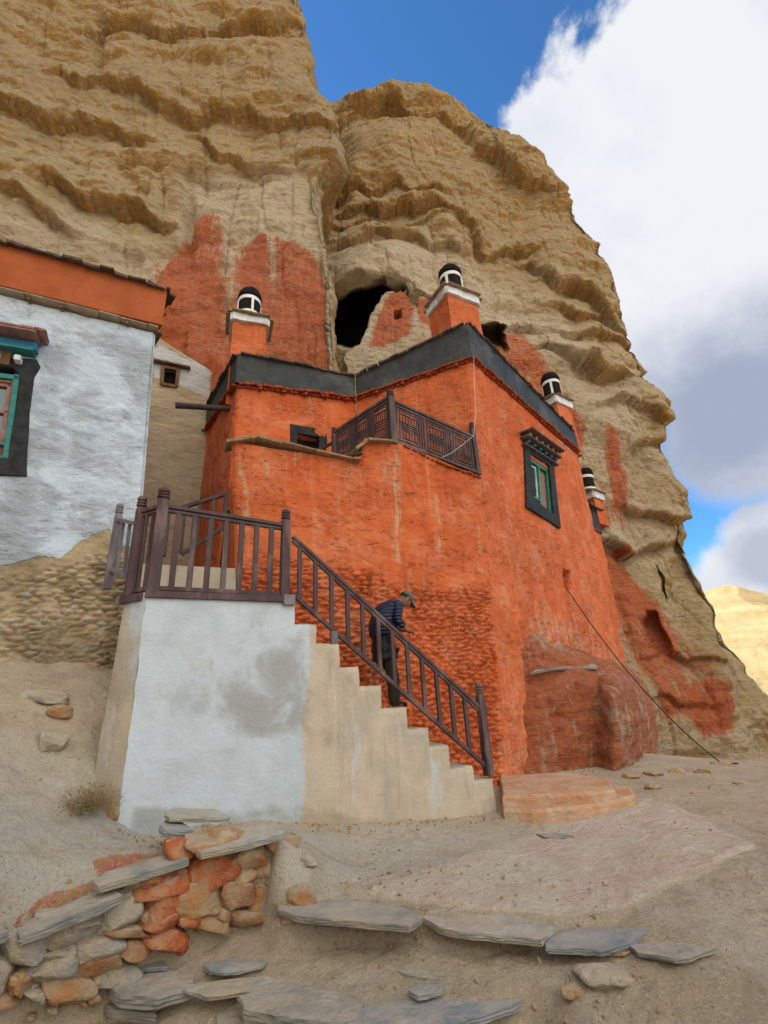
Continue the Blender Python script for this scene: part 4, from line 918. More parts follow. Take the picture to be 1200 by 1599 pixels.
bm.to_mesh(ruin.data); bm.free(); tag(ruin, 'crumbling pinkish ruined wall with a tiny window hole in the mouth of the cave', 'ruined wall')

# ------------------------------------------------------------------ roof shrines: plinth, whitewashed cornice, slab and yak-cloth victory banner
def shrine(label, base, az, wx, wy, hz, br_, bh, top_w=0.9, stripes='cross', rod=0.5, dx=0.0, dy=0.0, cornice=0.18):
    t = thing('roof_shrine', label, 'roof shrine', tuple(base), 'victory banner shrines on the temple roof', R(90-az))
    def lo(p): return p
    bm = NB()
    n = 8; P = []
    ring0 = [(-wx/2, -wy/2), (wx/2, -wy/2), (wx/2, wy/2), (-wx/2, wy/2)]
    vs0 = [bm.verts.new((x, y, 0)) for x, y in ring0]; vs1 = [bm.verts.new((x*top_w, y*top_w, hz)) for x, y in ring0]
    for i in range(4): bm.faces.new([vs0[i], vs0[(i+1) % 4], vs1[(i+1) % 4], vs1[i]])
    bm.faces.new(vs1); bm.faces.new(vs0[::-1])
    bmesh.ops.subdivide_edges(bm, edges=list(bm.edges), cuts=12, use_grid_fill=True)
    for v in bm.verts:
        q = mnoise.noise(Vector(v.co)*2.3+Vector((base[0], base[1], 3)))
        v.co += Vector((v.co.x, v.co.y, 0)).normalized()*q*0.035
    o = build('plinth', bm, RED, t); o.parent = t; o.matrix_parent_inverse.identity()
    def add(name, bm, mat, par, **k):
        ob = build(name, bm, mat, None, **k); ob.parent = par; ob.matrix_parent_inverse.identity(); return ob
    bm = NB(); w2, v2 = wx*top_w/2+.035, wy*top_w/2+.035
    for (x0, y0, x1, y1) in ((-w2, -v2, w2, -v2), (w2, -v2, w2, v2), (w2, v2, -w2, v2), (-w2, v2, -w2, -v2)):
        bar(bm, (x0, y0, hz+cornice*.35), (x1, y1, hz+cornice*.35), 0.09, cornice)
    bmesh.ops.subdivide_edges(bm, edges=[e for e in bm.edges if e.calc_length() > .3], cuts=8)
    for v in bm.verts: v.co += Vector((mnoise.noise(v.co*7), mnoise.noise(v.co*7+Vector((5, 0, 0))), 1.3*mnoise.noise(v.co*5+Vector((0, 9, 0)))))*0.022
    add('cornice', bm, WPAINT, t)
    rr = random.Random(int(base[0]*100)); bm = NB(); zt_ = hz+cornice*.85
    for (x0, y0, x1, y1) in ((-w2, -v2, w2, -v2), (w2, -v2, w2, v2), (w2, v2, -w2, v2), (-w2, v2, -w2, -v2)):
        a, b = np.array([x0, y0, zt_]), np.array([x1, y1, zt_]); L = np.linalg.norm(b-a); k = max(2, int(L/.35))
        for i in range(k):
            for lay in range(2):
                p = a+(b-a)*(i+rr.uniform(-.05, .1))/k; q = a+(b-a)*(i+1+rr.uniform(-.05, .1))/k
                bar(bm, p+[0, 0, .02+lay*.035+rr.uniform(-.01, .01)], q+[0, 0, .02+lay*.035+rr.uniform(-.01, .01)], 0.30-lay*.06, 0.028)
    bar(bm, (0, -v2, zt_+.03), (0, v2, zt_+.03), 2*w2-.1, .06)
    add('slab', bm, BROWNSLATE if wx > 0 else SLATE, t, bevel=0.005)
    zb = zt_+.07; c = (dx, dy, zb)
    bm = NB(); lathe(bm, c, [(br_*1.0, 0), (br_*1.04, bh*.2), (br_*.97, bh*.5), (br_*1.0, bh*.78), (br_*.98, bh*.80)], 24)
    ban = add('banner', bm, CLOTHB, t, sm=False)
    bm = NB(); lathe(bm, (dx, dy, zb+bh*.78), [(br_*1.0, 0), (br_*1.13, .02), (br_*1.10, bh*.14), (br_*.92, bh*.26), (br_*.5, bh*.30)], 20)
    for v in bm.verts: v.co += Vector((mnoise.noise(v.co*9), mnoise.noise(v.co*9+Vector((3, 0, 0))), mnoise.noise(v.co*9+Vector((0, 4, 0)))))*.03
    add('cap', bm, CLOTHB, t)
    bm = NB(); rb = br_*1.055
    def hoop(z0, z1):
        n_ = 28; pr = []
        for z in (z0, z1): pr.append([bm.verts.new((dx+rb*math.cos(2*math.pi*k/n_), dy+rb*math.sin(2*math.pi*k/n_), zb+z)) for k in range(n_)])
        pi = [[bm.verts.new((dx+(rb-.02)*math.cos(2*math.pi*k/n_), dy+(rb-.02)*math.sin(2*math.pi*k/n_), zb+z)) for k in range(n_)] for z in (z0, z1)]
        for k in range(n_):
            j = (k+1) % n_; bm.faces.new([pr[0][k], pr[0][j], pr[1][j], pr[1][k]]); bm.faces.new([pr[1][k], pr[1][j], pi[1][j], pi[1][k]]); bm.faces.new([pi[0][k], pi[0][j], pr[0][j], pr[0][k]])
    def strip(a, z0, z1, w_=0.055):
        m = rb*.995+.008; c_ = Vector((dx+m*math.cos(a), dy+m*math.sin(a), zb)); bar(bm, c_+Vector((0, 0, z0)), c_+Vector((0, 0, z1)), w_, 0.02, (math.cos(a), math.sin(a), 0))
    hoop(bh*.62, bh*.73)
    if stripes != 'two': 
        for a in np.arange(4)*math.pi/2+(-1.35 if stripes == 'cross' else -1.0): strip(float(a), -.01, bh*.66, 0.075 if stripes != 'cross' else 0.06)
    if stripes in ('cross', 'two'): hoop(bh*.13, bh*.21)
    add('white_band', bm, CLOTHW, t)
    bm = NB(); cone(bm, (dx, dy, zb+bh), (dx+.01, dy, zb+bh+rod), 0.018, 0.009, 8); add('spike', bm, WOODG, t)
    return t
def sh_at(x, y, Y): p = atY(x, y, Y); return p
def shrine_at(label, cx, ctop, Y, zb, az, wx, wy, br_, bh, **k):
    c = atY(cx, ctop, Y); shrine(label, (c[0], c[1], zb), az, wx, wy, c[2]-zb, br_, bh, **k)
shrine_at('roof shrine at the left corner of the temple, banner crossed by white bands', 389, 520, 10.1, 8.2, 70, 0.88, 0.85, 0.28, 0.92, top_w=.93, stripes='cross', rod=.5, dx=-.03, dy=-.12, cornice=.2)
shrine_at('tallest roof shrine with white cornice over the front corner of the temple', 708, 484, 10.75, 9.0, 62, 1.12, 1.0, 0.30, 1.0, stripes='arch', rod=.75, dx=-.06, dy=-.12, cornice=.24)
shrine_at('small roof shrine with whitewashed cornice near the far end of the side parapet', 867, 640, 14.9, 8.95, 54, 0.92, 0.8, 0.29, 1.0, stripes='arch', rod=.7, dx=-.1, dy=-.1, cornice=.26)
shrine_at('lowest roof shrine, tall black banner with thin white hoops on the rear wing', 921, 783, 16.6, 6.9, 52, 0.68, 0.75, 0.30, 0.95, stripes='two', rod=.1, cornice=.24)
# ------------------------------------------------------------------ carved lattice railing on the terrace
PF = Pl(WB.px(617, 690)-WB.n*.06, -62)
lr = thing('terrace_railing', 'dark carved lattice balcony railing wrapping the corner of the temple terrace', 'railing', tuple(WB.px(617, 692)-WB.n*.06))
def latt(pl, pxs_top, pxs_bot, npan, o, flipz=False):
    T0, T1 = [pl.px(*q)+pl.n*o for q in pxs_top]; B0, B1 = [pl.px(*q)+pl.n*o for q in pxs_bot]
    def P(u, v): b = B0+(B1-B0)*u; t = T0+(T1-T0)*u; return b+(t-b)*v
    rail = NB(); bar(rail, P(0, 1.0), P(1, 1.0), 0.10, 0.06); bar(rail, P(0, .93), P(1, .93), 0.05, 0.05); bar(rail, P(0, 0.03), P(1, .03), 0.08, 0.07)
    build('rail', rail, WOOD, lr, bevel=0.005)
    for k in range(npan):
        u0 = (k+.05)/npan; u1 = (k+.86)/npan; bm = NB()
        W_, H_ = 0.028, 0.03
        def v_(u, a, b, w_=W_): bar(bm, P(u, a), P(u, b), w_, 0.035, tuple(pl.n))
        def h_(v, a, b, w_=W_): bar(bm, P(a, v), P(b, v), 0.035, w_)
        for u in (u0, u1): v_(u, .05, .93, .035)
        um, vm_ = (u1-u0), .88
        ui0, ui1 = u0+um*.13, u1-um*.10
        v_(ui0, .12, .86); v_(ui1, .12, .86)
        h_(.12, u0, u1); h_(.86, u0, u1); h_(.52, ui0, ui1); h_(.46, ui0, ui1)
        h_(.78, ui0, ui1); h_(.20, ui0, ui1); h_(.58, ui0, ui1); h_(.40, ui0, ui1)
        for t in np.linspace(0, 1, 7)[1:-1]:
            u = ui0+(ui1-ui0)*t; v_(u, .58, .78, .018); v_(u, .20, .40, .018)
        for u in np.linspace(u1+.02/npan, (k+1.02)/npan, 3): v_(u, .05, .93, .02)
        build('lattice_panel', bm, WOOD, lr)
latt(WB, [(619, 626), (743, 682)], [(622, 690), (748, 738)], 3, -.06)
latt(PF, [(522, 676), (610, 619)], [(524, 722), (612, 694)], 3, 0.0)
def post(name, b, t, w_, mat, parent, finial=True, az=63):
    b, t = np.array(b), np.array(t); L = t[2]-b[2]; bm = NB(); hd = 0.17 if finial else 0
    x = w_/2; c = b.copy(); cor = [dirv(az)*a*x+nrm(az)*d*x for a, d in ((-1, -1), (1, -1), (1, 1), (-1, 1))]
    top = b+(t-b)*(1-hd/L); r0 = [bm.verts.new(tuple(b+q)) for q in cor]; r1 = [bm.verts.new(tuple(top+q*.92)) for q in cor]
    for i in range(4): bm.faces.new([r0[i], r0[(i+1) % 4], r1[(i+1) % 4], r1[i]])
    bm.faces.new(r1); bm.faces.new(r0[::-1]); bmesh.ops.bevel(bm, geom=list(bm.edges), offset=0.008, segments=1, affect='EDGES')
    if finial: lathe(bm, top, [(x*.75, -.01), (x*.7, .015), (x*1.08, .03), (x*1.08, .045), (x*.75, .055), (x*1.0, .07), (x*1.02, .085), (x*.7, .095), (x*1.0, .115), (x*.98, .145), (x*.6, .168), (x*.15, .176)], 14)
    return build(name, bm, mat, parent)
cpx = WB.px(617, 692)-WB.n*.06; post('post', cpx, zat(cpx, (WB.px(612, 607))[2]), .15, WOOD, lr)
e0 = WB.px(750, 740)-WB.n*.06; post('post', e0+[0, 0, 0], zat(e0, WB.px(741, 658)[2]), .11, WOOD, lr)
f0 = PF.px(523, 715); post('post', f0, zat(f0, PF.px(520, 668)[2]), .11, WOOD, lr)
bm = NB(); bar(bm, PF.px(523, 690), atY(488, 708, PF.px(523, 690)[1]+.5), .05, .06); build('rail', bm, WOOD, lr)
# ------------------------------------------------------------------ white house at the left
PH = Pl(atY(231, 700, 7.55), 66)
hs = thing('white_house', 'whitewashed mud house with an orange parapet and a painted window at the left edge', 'house', (float(PH.P0[0]), float(PH.P0[1]), 1.5))
hb_r = PH.px(160, 1060); hb_r = PH.at(PH.sz(190, 1000)[0]+.0, 1.0); htr = PH.px(243, 521); htl = PH.px(-260, 398); hbl = PH.at(PH.sz(-260, 398)[0]-.3, 0.6)
hb_r = PH.at(PH.sz(214, 900)[0]+0.12, 1.2)
barepoly = [(-900, 905), (0, 885), (60, 868), (95, 872), (125, 845), (150, 832), (172, 824), (178, 850), (260, 860), (260, 1300), (-900, 1300)]
def bareH(px, py, P): return np.maximum(polymask(px, py, barepoly, 10), np.maximum(0.36*polymask(px, py, [(-300, 420), (-300, 470), (60, 500), (150, 520), (240, 545), (240, 500)], 14), .33*polymask(px, py, [(60, 520), (90, 500), (120, 620), (70, 640)], 20)))
def stoneH(px, py, P): return polymask(px+9*fbm(P, 3, 3, .6, 2), py+9*fbm(P, 3, 3, .6, 5), [(-900, 900), (0, 900), (90, 880), (170, 860), (260, 870), (260, 1300), (-900, 1300)], 10)*(0.4+0.6*sstep(fbm(P, 1.1, 3, .6, 8), -.25, .2))
HH = 1
def lumpsH(px, py, P):
    m = polymask(px, py, [(-900, 940), (240, 940), (240, 1300), (-900, 1300)], 30)
    b = polymask(px, py, barepoly, 8)
    return m*(0.09*fbm(P, 1.8, 4, .6, 3)+.03) - 0.028*b + 0.016*fbm(P, (2.5, 2.5, 7), 4, .65, 4)-0.22*polymask(px, py, [(-400, 556), (36, 562), (20, 722), (-400, 716)], 1.2)
wallpatch('wall', hbl, hb_r, htr, htl, 0.021, WHITE, 0.05, hs, 21, fn=lumpsH, masks={'bare': bareH}, stonef=stoneH, edge=.05)
hbk = np.array([-2.4, 2.7, 0])                       # right flank of the house, running back
wallpatch('wall', hb_r, hb_r+hbk, htr+hbk, htr, 0.05, WHITE, 0.04, hs, 22, masks={'bare': lambda px, py, P: 0.0*px})
# orange parapet and slate eave
pbR = PH.px(248, 514)+PH.n*.10; pbL = PH.px(-260, 391)+PH.n*.10; ptR = PH.px(251, 458)+PH.n*.10; ptL = PH.px(-260, 318)+PH.n*.10
bR = pbR.copy(); tR = zat(pbR, ptR[2]); bL = pbL.copy(); tL = zat(pbL, ptL[2])
bk2 = np.array([-2.3, 2.6, 0])
band('parapet', [bL, bR, bR+bk2], [tL, tR, tR+bk2], 0.05, 0.35, ORANGEP, hs, 0.2, 0.008, 31)
edge_stones('eave_slates', [tL, tR+PH.d*.12], DARKSLATE, hs, (0.22, 0.36), (0.035, 0.06), 0.55, 0.20, 0.012, 33, tilt=0.25)
edge_stones('eave_slates', [tR+PH.d*.05, tR+bk2+PH.d*.05], DARKSLATE, hs, (0.25, 0.4), (0.04, 0.06), 0.5, 0.18, 0.012, 34, tilt=0.2)
edge_stones('parapet_ledge', [bL+[0, 0, -.06], bR+[0, 0, -.06]], DIRTST, hs, (0.3, 0.7), (0.018, 0.03), 0.35, 0.07, 0.008, 35)
poly3('roof', [tL-[0, 0, .1], tR-[0, 0, .1], tR+bk2-[0, 0, .1], tL+bk2-[0, 0, .1]], PATHM, hs, 0.1)
for k, x in enumerate((48, 98, 200)):
    p = PH.px(x, 470+0.24*x-8); bm = NB(); cone(bm, p-PH.n*.05, p+PH.n*.13, .035, .03, 8); build('joist_end', bm, WOODR, hs)
bm = NB(); q0 = zat(bR, bR[2]-.08); bar(bm, q0+PH.d*.03+PH.n*-.05, q0+bk2*.5+[0, 0, -.05], .12, .08); build('edge_beam', bm, WOODR, hs, bevel=.006)
# window: trapezoid black surround, teal frame, rose sashes, canopy with white joist ends
def hp(x, y, o=0.0): return PH.px(x, y)+PH.n*o
def hfr(bm, a, b, w_, d_, o):
    v = abs(a[0]-b[0]) < abs(a[1]-b[1]); bar(bm, hp(*a, o), hp(*b, o), d_, w_, tuple(PH.n) if v else (0, 0, 1)) if not v else bar(bm, hp(*a, o), hp(*b, o), w_, d_, tuple(PH.n))
hw = frame_quads('window', [hp(*q, .03) for q in ((-300, 540), (58, 562), (64, 574), (54, 590), (48, 640), (42, 720), (43, 745), (-300, 725))],
                 [hp(*q, .03) for q in ((-290, 560), (20, 575), (32, 586), (31, 594), (29, 620), (15, 700), (14, 716), (-290, 706))], PH.n, 0.2, CHAR, hs, 0.008)
bm = NB()
hfr(bm, (-180, 560), (30, 590), .09, .09, -.04); hfr(bm, (27, 584), (9, 716), .085, .09, -.04); hfr(bm, (-180, 668), (15, 694), .05, .08, -.04); hfr(bm, (-180, 690), (9, 716), .07, .09, -.04)
build('frame', bm, TEAL, hw, bevel=.006)
bm = NB(); hfr(bm, (-180, 571), (22, 596), .04, .07, -.05); hfr(bm, (20, 592), (10, 688), .03, .07, -.045); build('architrave', bm, WOODR, hw)
bm = NB(); hfr(bm, (17, 594), (5, 688), .10, .05, -.07); hfr(bm, (-100, 580), (19, 598), .12, .05, -.07); hfr(bm, (-100, 630), (12, 641), .06, .05, -.07); hfr(bm, (-100, 680), (9, 690), .10, .05, -.07); hfr(bm, (-24, 590), (-34, 684), .10, .05, -.07); build('sash', bm, PINK, hw, bevel=.006)
bm = NB(); vs = [bm.verts.new(tuple(p)) for p in (hp(-180, 560, -.10), hp(30, 585, -.10), hp(12, 716, -.10), hp(-180, 700, -.10))]; bm.faces.new(vs); build('pane', bm, GLASS, hw)
bm = NB(); vs = [bm.verts.new(tuple(p)) for p in (hp(-180, 668, -.075), hp(12, 694, -.075), hp(8, 716, -.075), hp(-180, 700, -.075))]; bm.faces.new(vs); build('panel', bm, WOODR, hw)
C0, C1 = hp(-180, 505), hp(64, 545)
bm = NB(); bar(bm, C0+PH.n*.20+[0, 0, .05], C1+PH.n*.20+[0, 0, .05], .44, .035); bar(bm, C0+PH.n*.16+[0, 0, .11], C1+PH.n*.16+PH.d*.09+[0, 0, .11], .5, .04); build('canopy', bm, PINK, hw, bevel=.005)
edge_stones('canopy_slates', [C0+PH.n*.1+[0, 0, .13], C1+PH.n*.1+PH.d*.12+[0, 0, .13]], BROWNSLATE, hw, (.12, .2), (.03, .06), .45, .30, .01, 40, tilt=.1)
bm = NB(); bar(bm, C0+PH.n*.08+[0, 0, -.07], C1+PH.n*.08+[0, 0, -.07]-PH.d*.02, .16, .15); build('fascia', bm, BLUEP, hw)
bm = NB(); bar(bm, C0+PH.n*.11+[0, 0, -.19], C1+PH.n*.11+[0, 0, -.19]-PH.d*.04, .24, .04); build('beam', bm, TEAL, hw)
bm = NB(); bar(bm, C0+PH.n*.03+[0, 0, -.34], C1+PH.n*.03+[0, 0, -.34]-PH.d*.36, .12, .30); build('beam', bm, WOODR, hw)
for x in (16, 54, -24, -64, -104):
    p = hp(x, 527+.19*x, 0)+[0, 0, .03]; bm = NB(); bar(bm, p, p+PH.n*.34, .095, .095); build('joist_end', bm, WPAINT, hw, bevel=.006)
for x in (31, -2, -40): p = hp(x, 562+.16*x, 0); bm = NB(); bar(bm, p, p+PH.n*.17, .09, .10); build('joist_end', bm, WPAINT, hw, bevel=.006)

# ------------------------------------------------------------------ bare mud wall with a tiny window behind the landing
PT = Pl(atY(320, 700, 11.3), 70)
mw = thing('mud_wall', 'bare tan mud wall with one tiny square window between the white house and the temple', 'wall', (float(PT.P0[0]), float(PT.P0[1]), 2.0))
mbl = PT.at(PT.sz(215, 800)[0]-.3, 2.0); mbr = PT.at(PT.sz(318, 800)[0]+.3, 2.0); mtr = PT.px(335, 583); mtl = PT.px(205, 500)
def fmw(px, py, P): return -0.35*polymask(px, py, [(255, 574), (276, 577), (274, 603), (254, 600)], 1.0)+.02*fbm(P, (2, 2, 6), 3, .6, 5)
wallpatch('wall', mbl, mbr, mtr, mtl, 0.035, MUD, 0.05, mw, 23, fn=fmw, masks={'bare': lambda px, py, P: .75*polymask(px, py, [(236, 545), (250, 535), (285, 555), (330, 565), (330, 625), (300, 612), (280, 605), (240, 590)], 8), 'pale': lambda px, py, P: .9*polymask(px, py, [(235, 490), (345, 490), (345, 585), (300, 562), (262, 535)], 8)}, edge=.02)
poly3('wall_top', [mtl, mtr, mtr+[0, 1.2, 0.3], mtl+[0, 1.2, 0.3]], MUD, mw, .1)
mwin = NB()
for a, b in (((254, 574), (279, 578)), ((253, 601), (276, 605))): bar(mwin, PT.px(*a)+PT.n*.0, PT.px(*b)+PT.n*.0, .14, .09)
for a, b in (((255, 574), (253, 602)), ((279, 577), (276, 605))): bar(mwin, PT.px(*a), PT.px(*b), .09, .14, tuple(PT.n))
mwo = build('window', mwin, WOODR, mw, bevel=.01)
bm = NB(); bar(bm, PT.px(254, 590)-PT.n*.2, PT.px(276, 593)-PT.n*.2, .03, .9); build('pane', bm, DARKIN, mwo)  # dark backing in place of the unlit space behind
bm = NB(); bar(bm, PT.px(238, 565)+PT.n*.06, PT.px(298, 578)+PT.n*.06, .2, .05); build('lintel', bm, WOODR, mwo, bevel=.006)
# spout pole sticking out of the flank
a = atY(360, 637, 9.6); b = atY(274, 633, 9.15); bm = NB(); cone(bm, a+[.25, .1, 0], b, .065, .07, 12); cone(bm, b+(a-b)*.001, b+(a-b)*.1, .072, .072, 12)
tag(build('drain_spout', bm, WOODD), 'dark wooden drain spout jutting left from the corner of the red temple', 'spout')

# ------------------------------------------------------------------ staircase
st = thing('staircase', 'rendered masonry staircase with a bluish white landing block and worn tan steps', 'staircase', tuple(STP.at(STP.sz(455, 1290)[0], 0)))
sL = STP.sz(231, 915)[0]; zL = 2.93; sLand = STP.sz(461, 960)[0]
nose = [(495, 975), (530, 1005), (560, 1040), (595, 1070), (635, 1104), (668, 1136), (700, 1162), (738, 1196), (770, 1216)]
xend = STP.sz(790, 1240)[0]
szs = [STP.sz(*q) for q in nose]
risers = [sLand]+[a for a, _ in szs]; tz = [zL]+[z for _, z in szs]
risers[-1] = szs[-1][0]
def topz(s):
    for r_, z in zip(risers, tz):
        if s < r_-1e-6: return z
    return None
DEP = 1.35
sb = sorted(set([round(v, 4) for v in list(np.arange(sL, risers[-1], 0.05))+risers+[sL]])); zb_ = sorted(set([round(v, 4) for v in list(np.arange(-0.45, zL, 0.05))+tz]))
# drop slivers
def clean(v, keep):
    o = []
    for a in v:
        if any(abs(a-k) < 1e-3 for k in keep): 
            while o and a-o[-1] < 0.02 and not any(abs(o[-1]-k) < 1e-3 for k in keep): o.pop()
            o.append(a)
        elif not o or a-o[-1] >= 0.02: o.append(a)
    return np.array(o)
sb = clean(sb, [round(v, 4) for v in risers+[sL]]); zb_ = clean(zb_, [round(v, 4) for v in tz])
SS, ZZ = np.meshgrid(sb, zb_, indexing='ij')
flare = 0.10*sstep(-ZZ, -3.0, 0.3)*0+0.0
Pq = STP.P0+STP.d*SS[..., None]+STP.n*(0.022*fbm(np.stack([SS, ZZ, SS*0], -1), 0.9, 4, .5, 2))[..., None]; Pq[..., 2] = ZZ
sc_ = (SS[:-1, :-1]+SS[1:, 1:])/2; zc_ = (ZZ[:-1, :-1]+ZZ[1:, 1:])/2
tp = np.array([topz(a) or -9 for a in ((sb[:-1]+sb[1:])/2)])
keep = zc_ < tp[:, None]
px_, py_ = proj(Pq); px_ = px_+16*fbm(Pq, (1.1, 1.1, .8), 4, .6, 31); py_ = py_+14*fbm(Pq, 1.2, 4, .6, 33)
att = {'blue': polymask(px_, py_, [(150, 880), (470, 900), (490, 985), (478, 1060), (475, 1150), (468, 1320), (150, 1330)], 10)*1.0 + .55*polymask(px_, py_, [(545, 1130), (556, 1130), (556, 1300), (542, 1300)], 5)+.5*polymask(px_, py_, [(668, 1180), (690, 1180), (696, 1270), (670, 1270)], 6),
       'wet': np.maximum.reduce([.95*polymask(px_, py_, [(340, 1075), (380, 1020), (475, 1000), (485, 1140), (440, 1160), (380, 1145), (330, 1120)], 26), .75*polymask(px_, py_, [(255, 1080), (300, 1062), (345, 1085), (320, 1125), (265, 1120)], 14), .8*polymask(px_, py_, [(200, 1262), (470, 1255), (560, 1278), (640, 1285), (640, 1310), (200, 1310)], 10),
                                 .62*polymask(px_, py_, [(495, 1000), (520, 1010), (560, 1060), (560, 1100), (500, 1080)], 14), .5*polymask(px_, py_, [(500, 1140), (525, 1150), (520, 1175), (498, 1170)], 8), .35*polymask(px_, py_, [(330, 940), (400, 960), (460, 1000), (340, 1050)], 30)])}
# treads, risers, left flank and back as extra faces
ev, ef = [], []
def quad(*pts):
    n0 = len(ev); ev.extend([tuple(p) for p in pts]); ef.append((n0, n0+1, n0+2, n0+3))
def strip_s(s0, s1, z):
    nodes = [a for a in sb if s0-1e-3 <= a <= s1+1e-3]; oo = [0, -.03, -.08, -.2, -.5, -.9, -DEP]
    for a, b in zip(nodes, nodes[1:]):
        for o0, o1 in zip(oo, oo[1:]): quad(STP.at(a, z, o0), STP.at(b, z, o0), STP.at(b, z, o1), STP.at(a, z, o1))
prev = sL
for i, (r_, z) in enumerate(zip(risers, tz)):
    strip_s(prev, r_, z); zn = tz[i+1] if i+1 < len(tz) else -0.45
    quad(STP.at(r_, z, 0), STP.at(r_, zn, 0), STP.at(r_, zn, -DEP), STP.at(r_, z, -DEP)); prev = r_
    quad(STP.at(prev, -0.45, -DEP), STP.at(prev, z, -DEP), STP.at((risers[i-1] if i else sL), z, -DEP), STP.at((risers[i-1] if i else sL), -0.45, -DEP))
def wear(P):
    P = np.array(P, float); zt_n = np.array([topz(float((q-STP.P0)@STP.d)) or 0 for q in P.reshape(-1, 3)]).reshape(P.shape[:-1])
    k = 1-sstep(np.abs(P[..., 2]-zt_n), 0, .05); o_ = ((P-STP.P0)@STP.n)
    P[..., 2] += 0.020*fbm(P, (2.2, 2.2, .3), 3, .6, 5)+.010*fbm(P, (9, 9, 2), 2, .6, 6)-0.012*k*(1-sstep(-o_, 0, .05))
    P -= STP.n*(0.014*k*(1-sstep(-o_, 0, .02)))[..., None]
    P += STP.d*(0.016*fbm(P, (2, 2, 4), 3, .6, 9))[..., None]
    return P
Pq = wear(Pq); ev = [tuple(q) for q in wear(np.array(ev))]
stm = gridmesh('steps', Pq, STAIR, st, att, sm=False, keep=keep, extra=(ev, ef))
# left flank of the landing block
P2_ = atz(196, 931, zL); P2_ = np.array([P2_[0], P2_[1], 0]); 
flz = np.linspace(-.3, zL, 64); cor0 = STP.at(sL, 0); 
P3_ = P2_+unit(P2_-cor0)*0.15+np.array([-.10, 1.2, 0])
us = np.linspace(0, 1, 40); path = [cor0*(1-t*2)+P2_*t*2 if t < .5 else P2_*(2-2*t)+P3_*(2*t-1) for t in us]
FP = np.zeros((40, 64, 3)); 
for i, p in enumerate(path):
    for j, z in enumerate(flz):
        bulge = -0.10*math.sin(math.pi*us[i])*(1-z/3.2); FP[i, j] = (p[0]+bulge, p[1], z)
FP[1:-1, :, 0] += .02*fbm(FP, 1.3, 3, .5, 5)[1:-1]
pfx, pfy = proj(FP)
fl = gridmesh('side_wall', FP[::-1], STAIR, st, {'blue': np.clip(.25+.3*polymask(pfx, pfy, [(205, 930), (235, 930), (215, 1290), (200, 1280)], 6), 0, 1)[::-1].copy(), 'wet': (.55*polymask(pfx, pfy, [(150, 960), (200, 950), (190, 1120), (160, 1080)], 14))[::-1].copy()})
poly3('landing_floor', [STP.at(sL, zL-.004), STP.at(sL+.6, zL-.004, -DEP+.0), zat(P3_, zL-.004)+[1.2, .5, 0], zat(P3_, zL-.004), zat(P2_, zL-.004)], STAIR, st, .1)
# plastered kerb block behind the landing carrying the upper flight
UP = Pl(atY(250, 890, 7.1), 66); u0 = UP.at(UP.sz(205, 885)[0], 2.6); u1 = UP.px(384, 905)
zk = UP.px(300, 884)[2]
bm = NB(); bar(bm, zat(u0, (2.6+zk)/2)-UP.n*.35, zat(u1, (2.6+zk)/2)-UP.n*.35, .7, zk-2.6); bmesh.ops.subdivide_edges(bm, edges=list(bm.edges), cuts=3, use_grid_fill=True)
ub = build('upper_kerb', bm, STAIR, st, bevel=.01)

# ------------------------------------------------------------------ stair railing
sr = thing('stair_railing', 'maroon wooden railing with turned newel posts along the landing and down the staircase', 'railing', tuple(STP.at(sL+.05, zL)))
def sp(x, y, o=-.06): return STP.px(x, y)+STP.n*o
nA = STP.at(sL+.06, zL-.02, -.06); nAt = zat(nA, STP.px(252, 759)[2])
nB = STP.at(STP.sz(446, 930)[0], zL-.02, -.06); nBt = zat(nB, STP.px(453, 794)[2])
nC = sp(768, 1212); nCt = zat(nC, sp(751, 1066)[2])
for a, b, w_ in ((nA, nAt, .15), (nB, nBt, .125), (nC, nCt, .12)): post('newel_post', a, b, w_, WOOD, sr)
def lerp(a, b, t): return np.array(a)*(1-t)+np.array(b)*t
def rails(a0, a1, b0, b1, mat=WOOD, w_=.09, h_=.05, low=True, par=None):
    bm = NB(); bar(bm, a0, a1, w_, h_); bar(bm, np.array(a0)-[0, 0, .055], np.array(a1)-[0, 0, .055], w_*.6, .045); build('handrail', bm, mat, par or sr, bevel=.006)
    bm = NB(); bar(bm, b0, b1, w_*.8, .055); build('bottom_rail', bm, mat, par or sr, bevel=.005)
def balus(a, b, w_=.055, d_=.045, mat=WOOD, par=None, az=63):
    bm = NB(); bar(bm, a, b, w_, d_, tuple(nrm(az))); return build('baluster', bm, mat, par or sr, bevel=.004)
# landing run
hA = sp(256, 786); hB = sp(450, 818)
zt_ = (nAt[2]-.30)
tA0 = zat(nA, STP.px(256, 788)[2]); tB0 = zat(nB, STP.px(450, 819)[2]); lA = zat(nA, zL+.06); lB = zat(nB, zL+.05)
rails(tA0, tB0, lA, lB)
for t in np.linspace(0, 1, 9)[1:-1]: balus(lerp(lA, lB, t), lerp(tA0, tB0, t)-[0, 0, .07], .07)
bm = NB(); bar(bm, STP.at(sL-.02, zL-.03, .015), STP.at(sLand-.05, zL-.03, .015), .06, .085); build('kerb_beam', bm, WOOD, sr, bevel=.006)
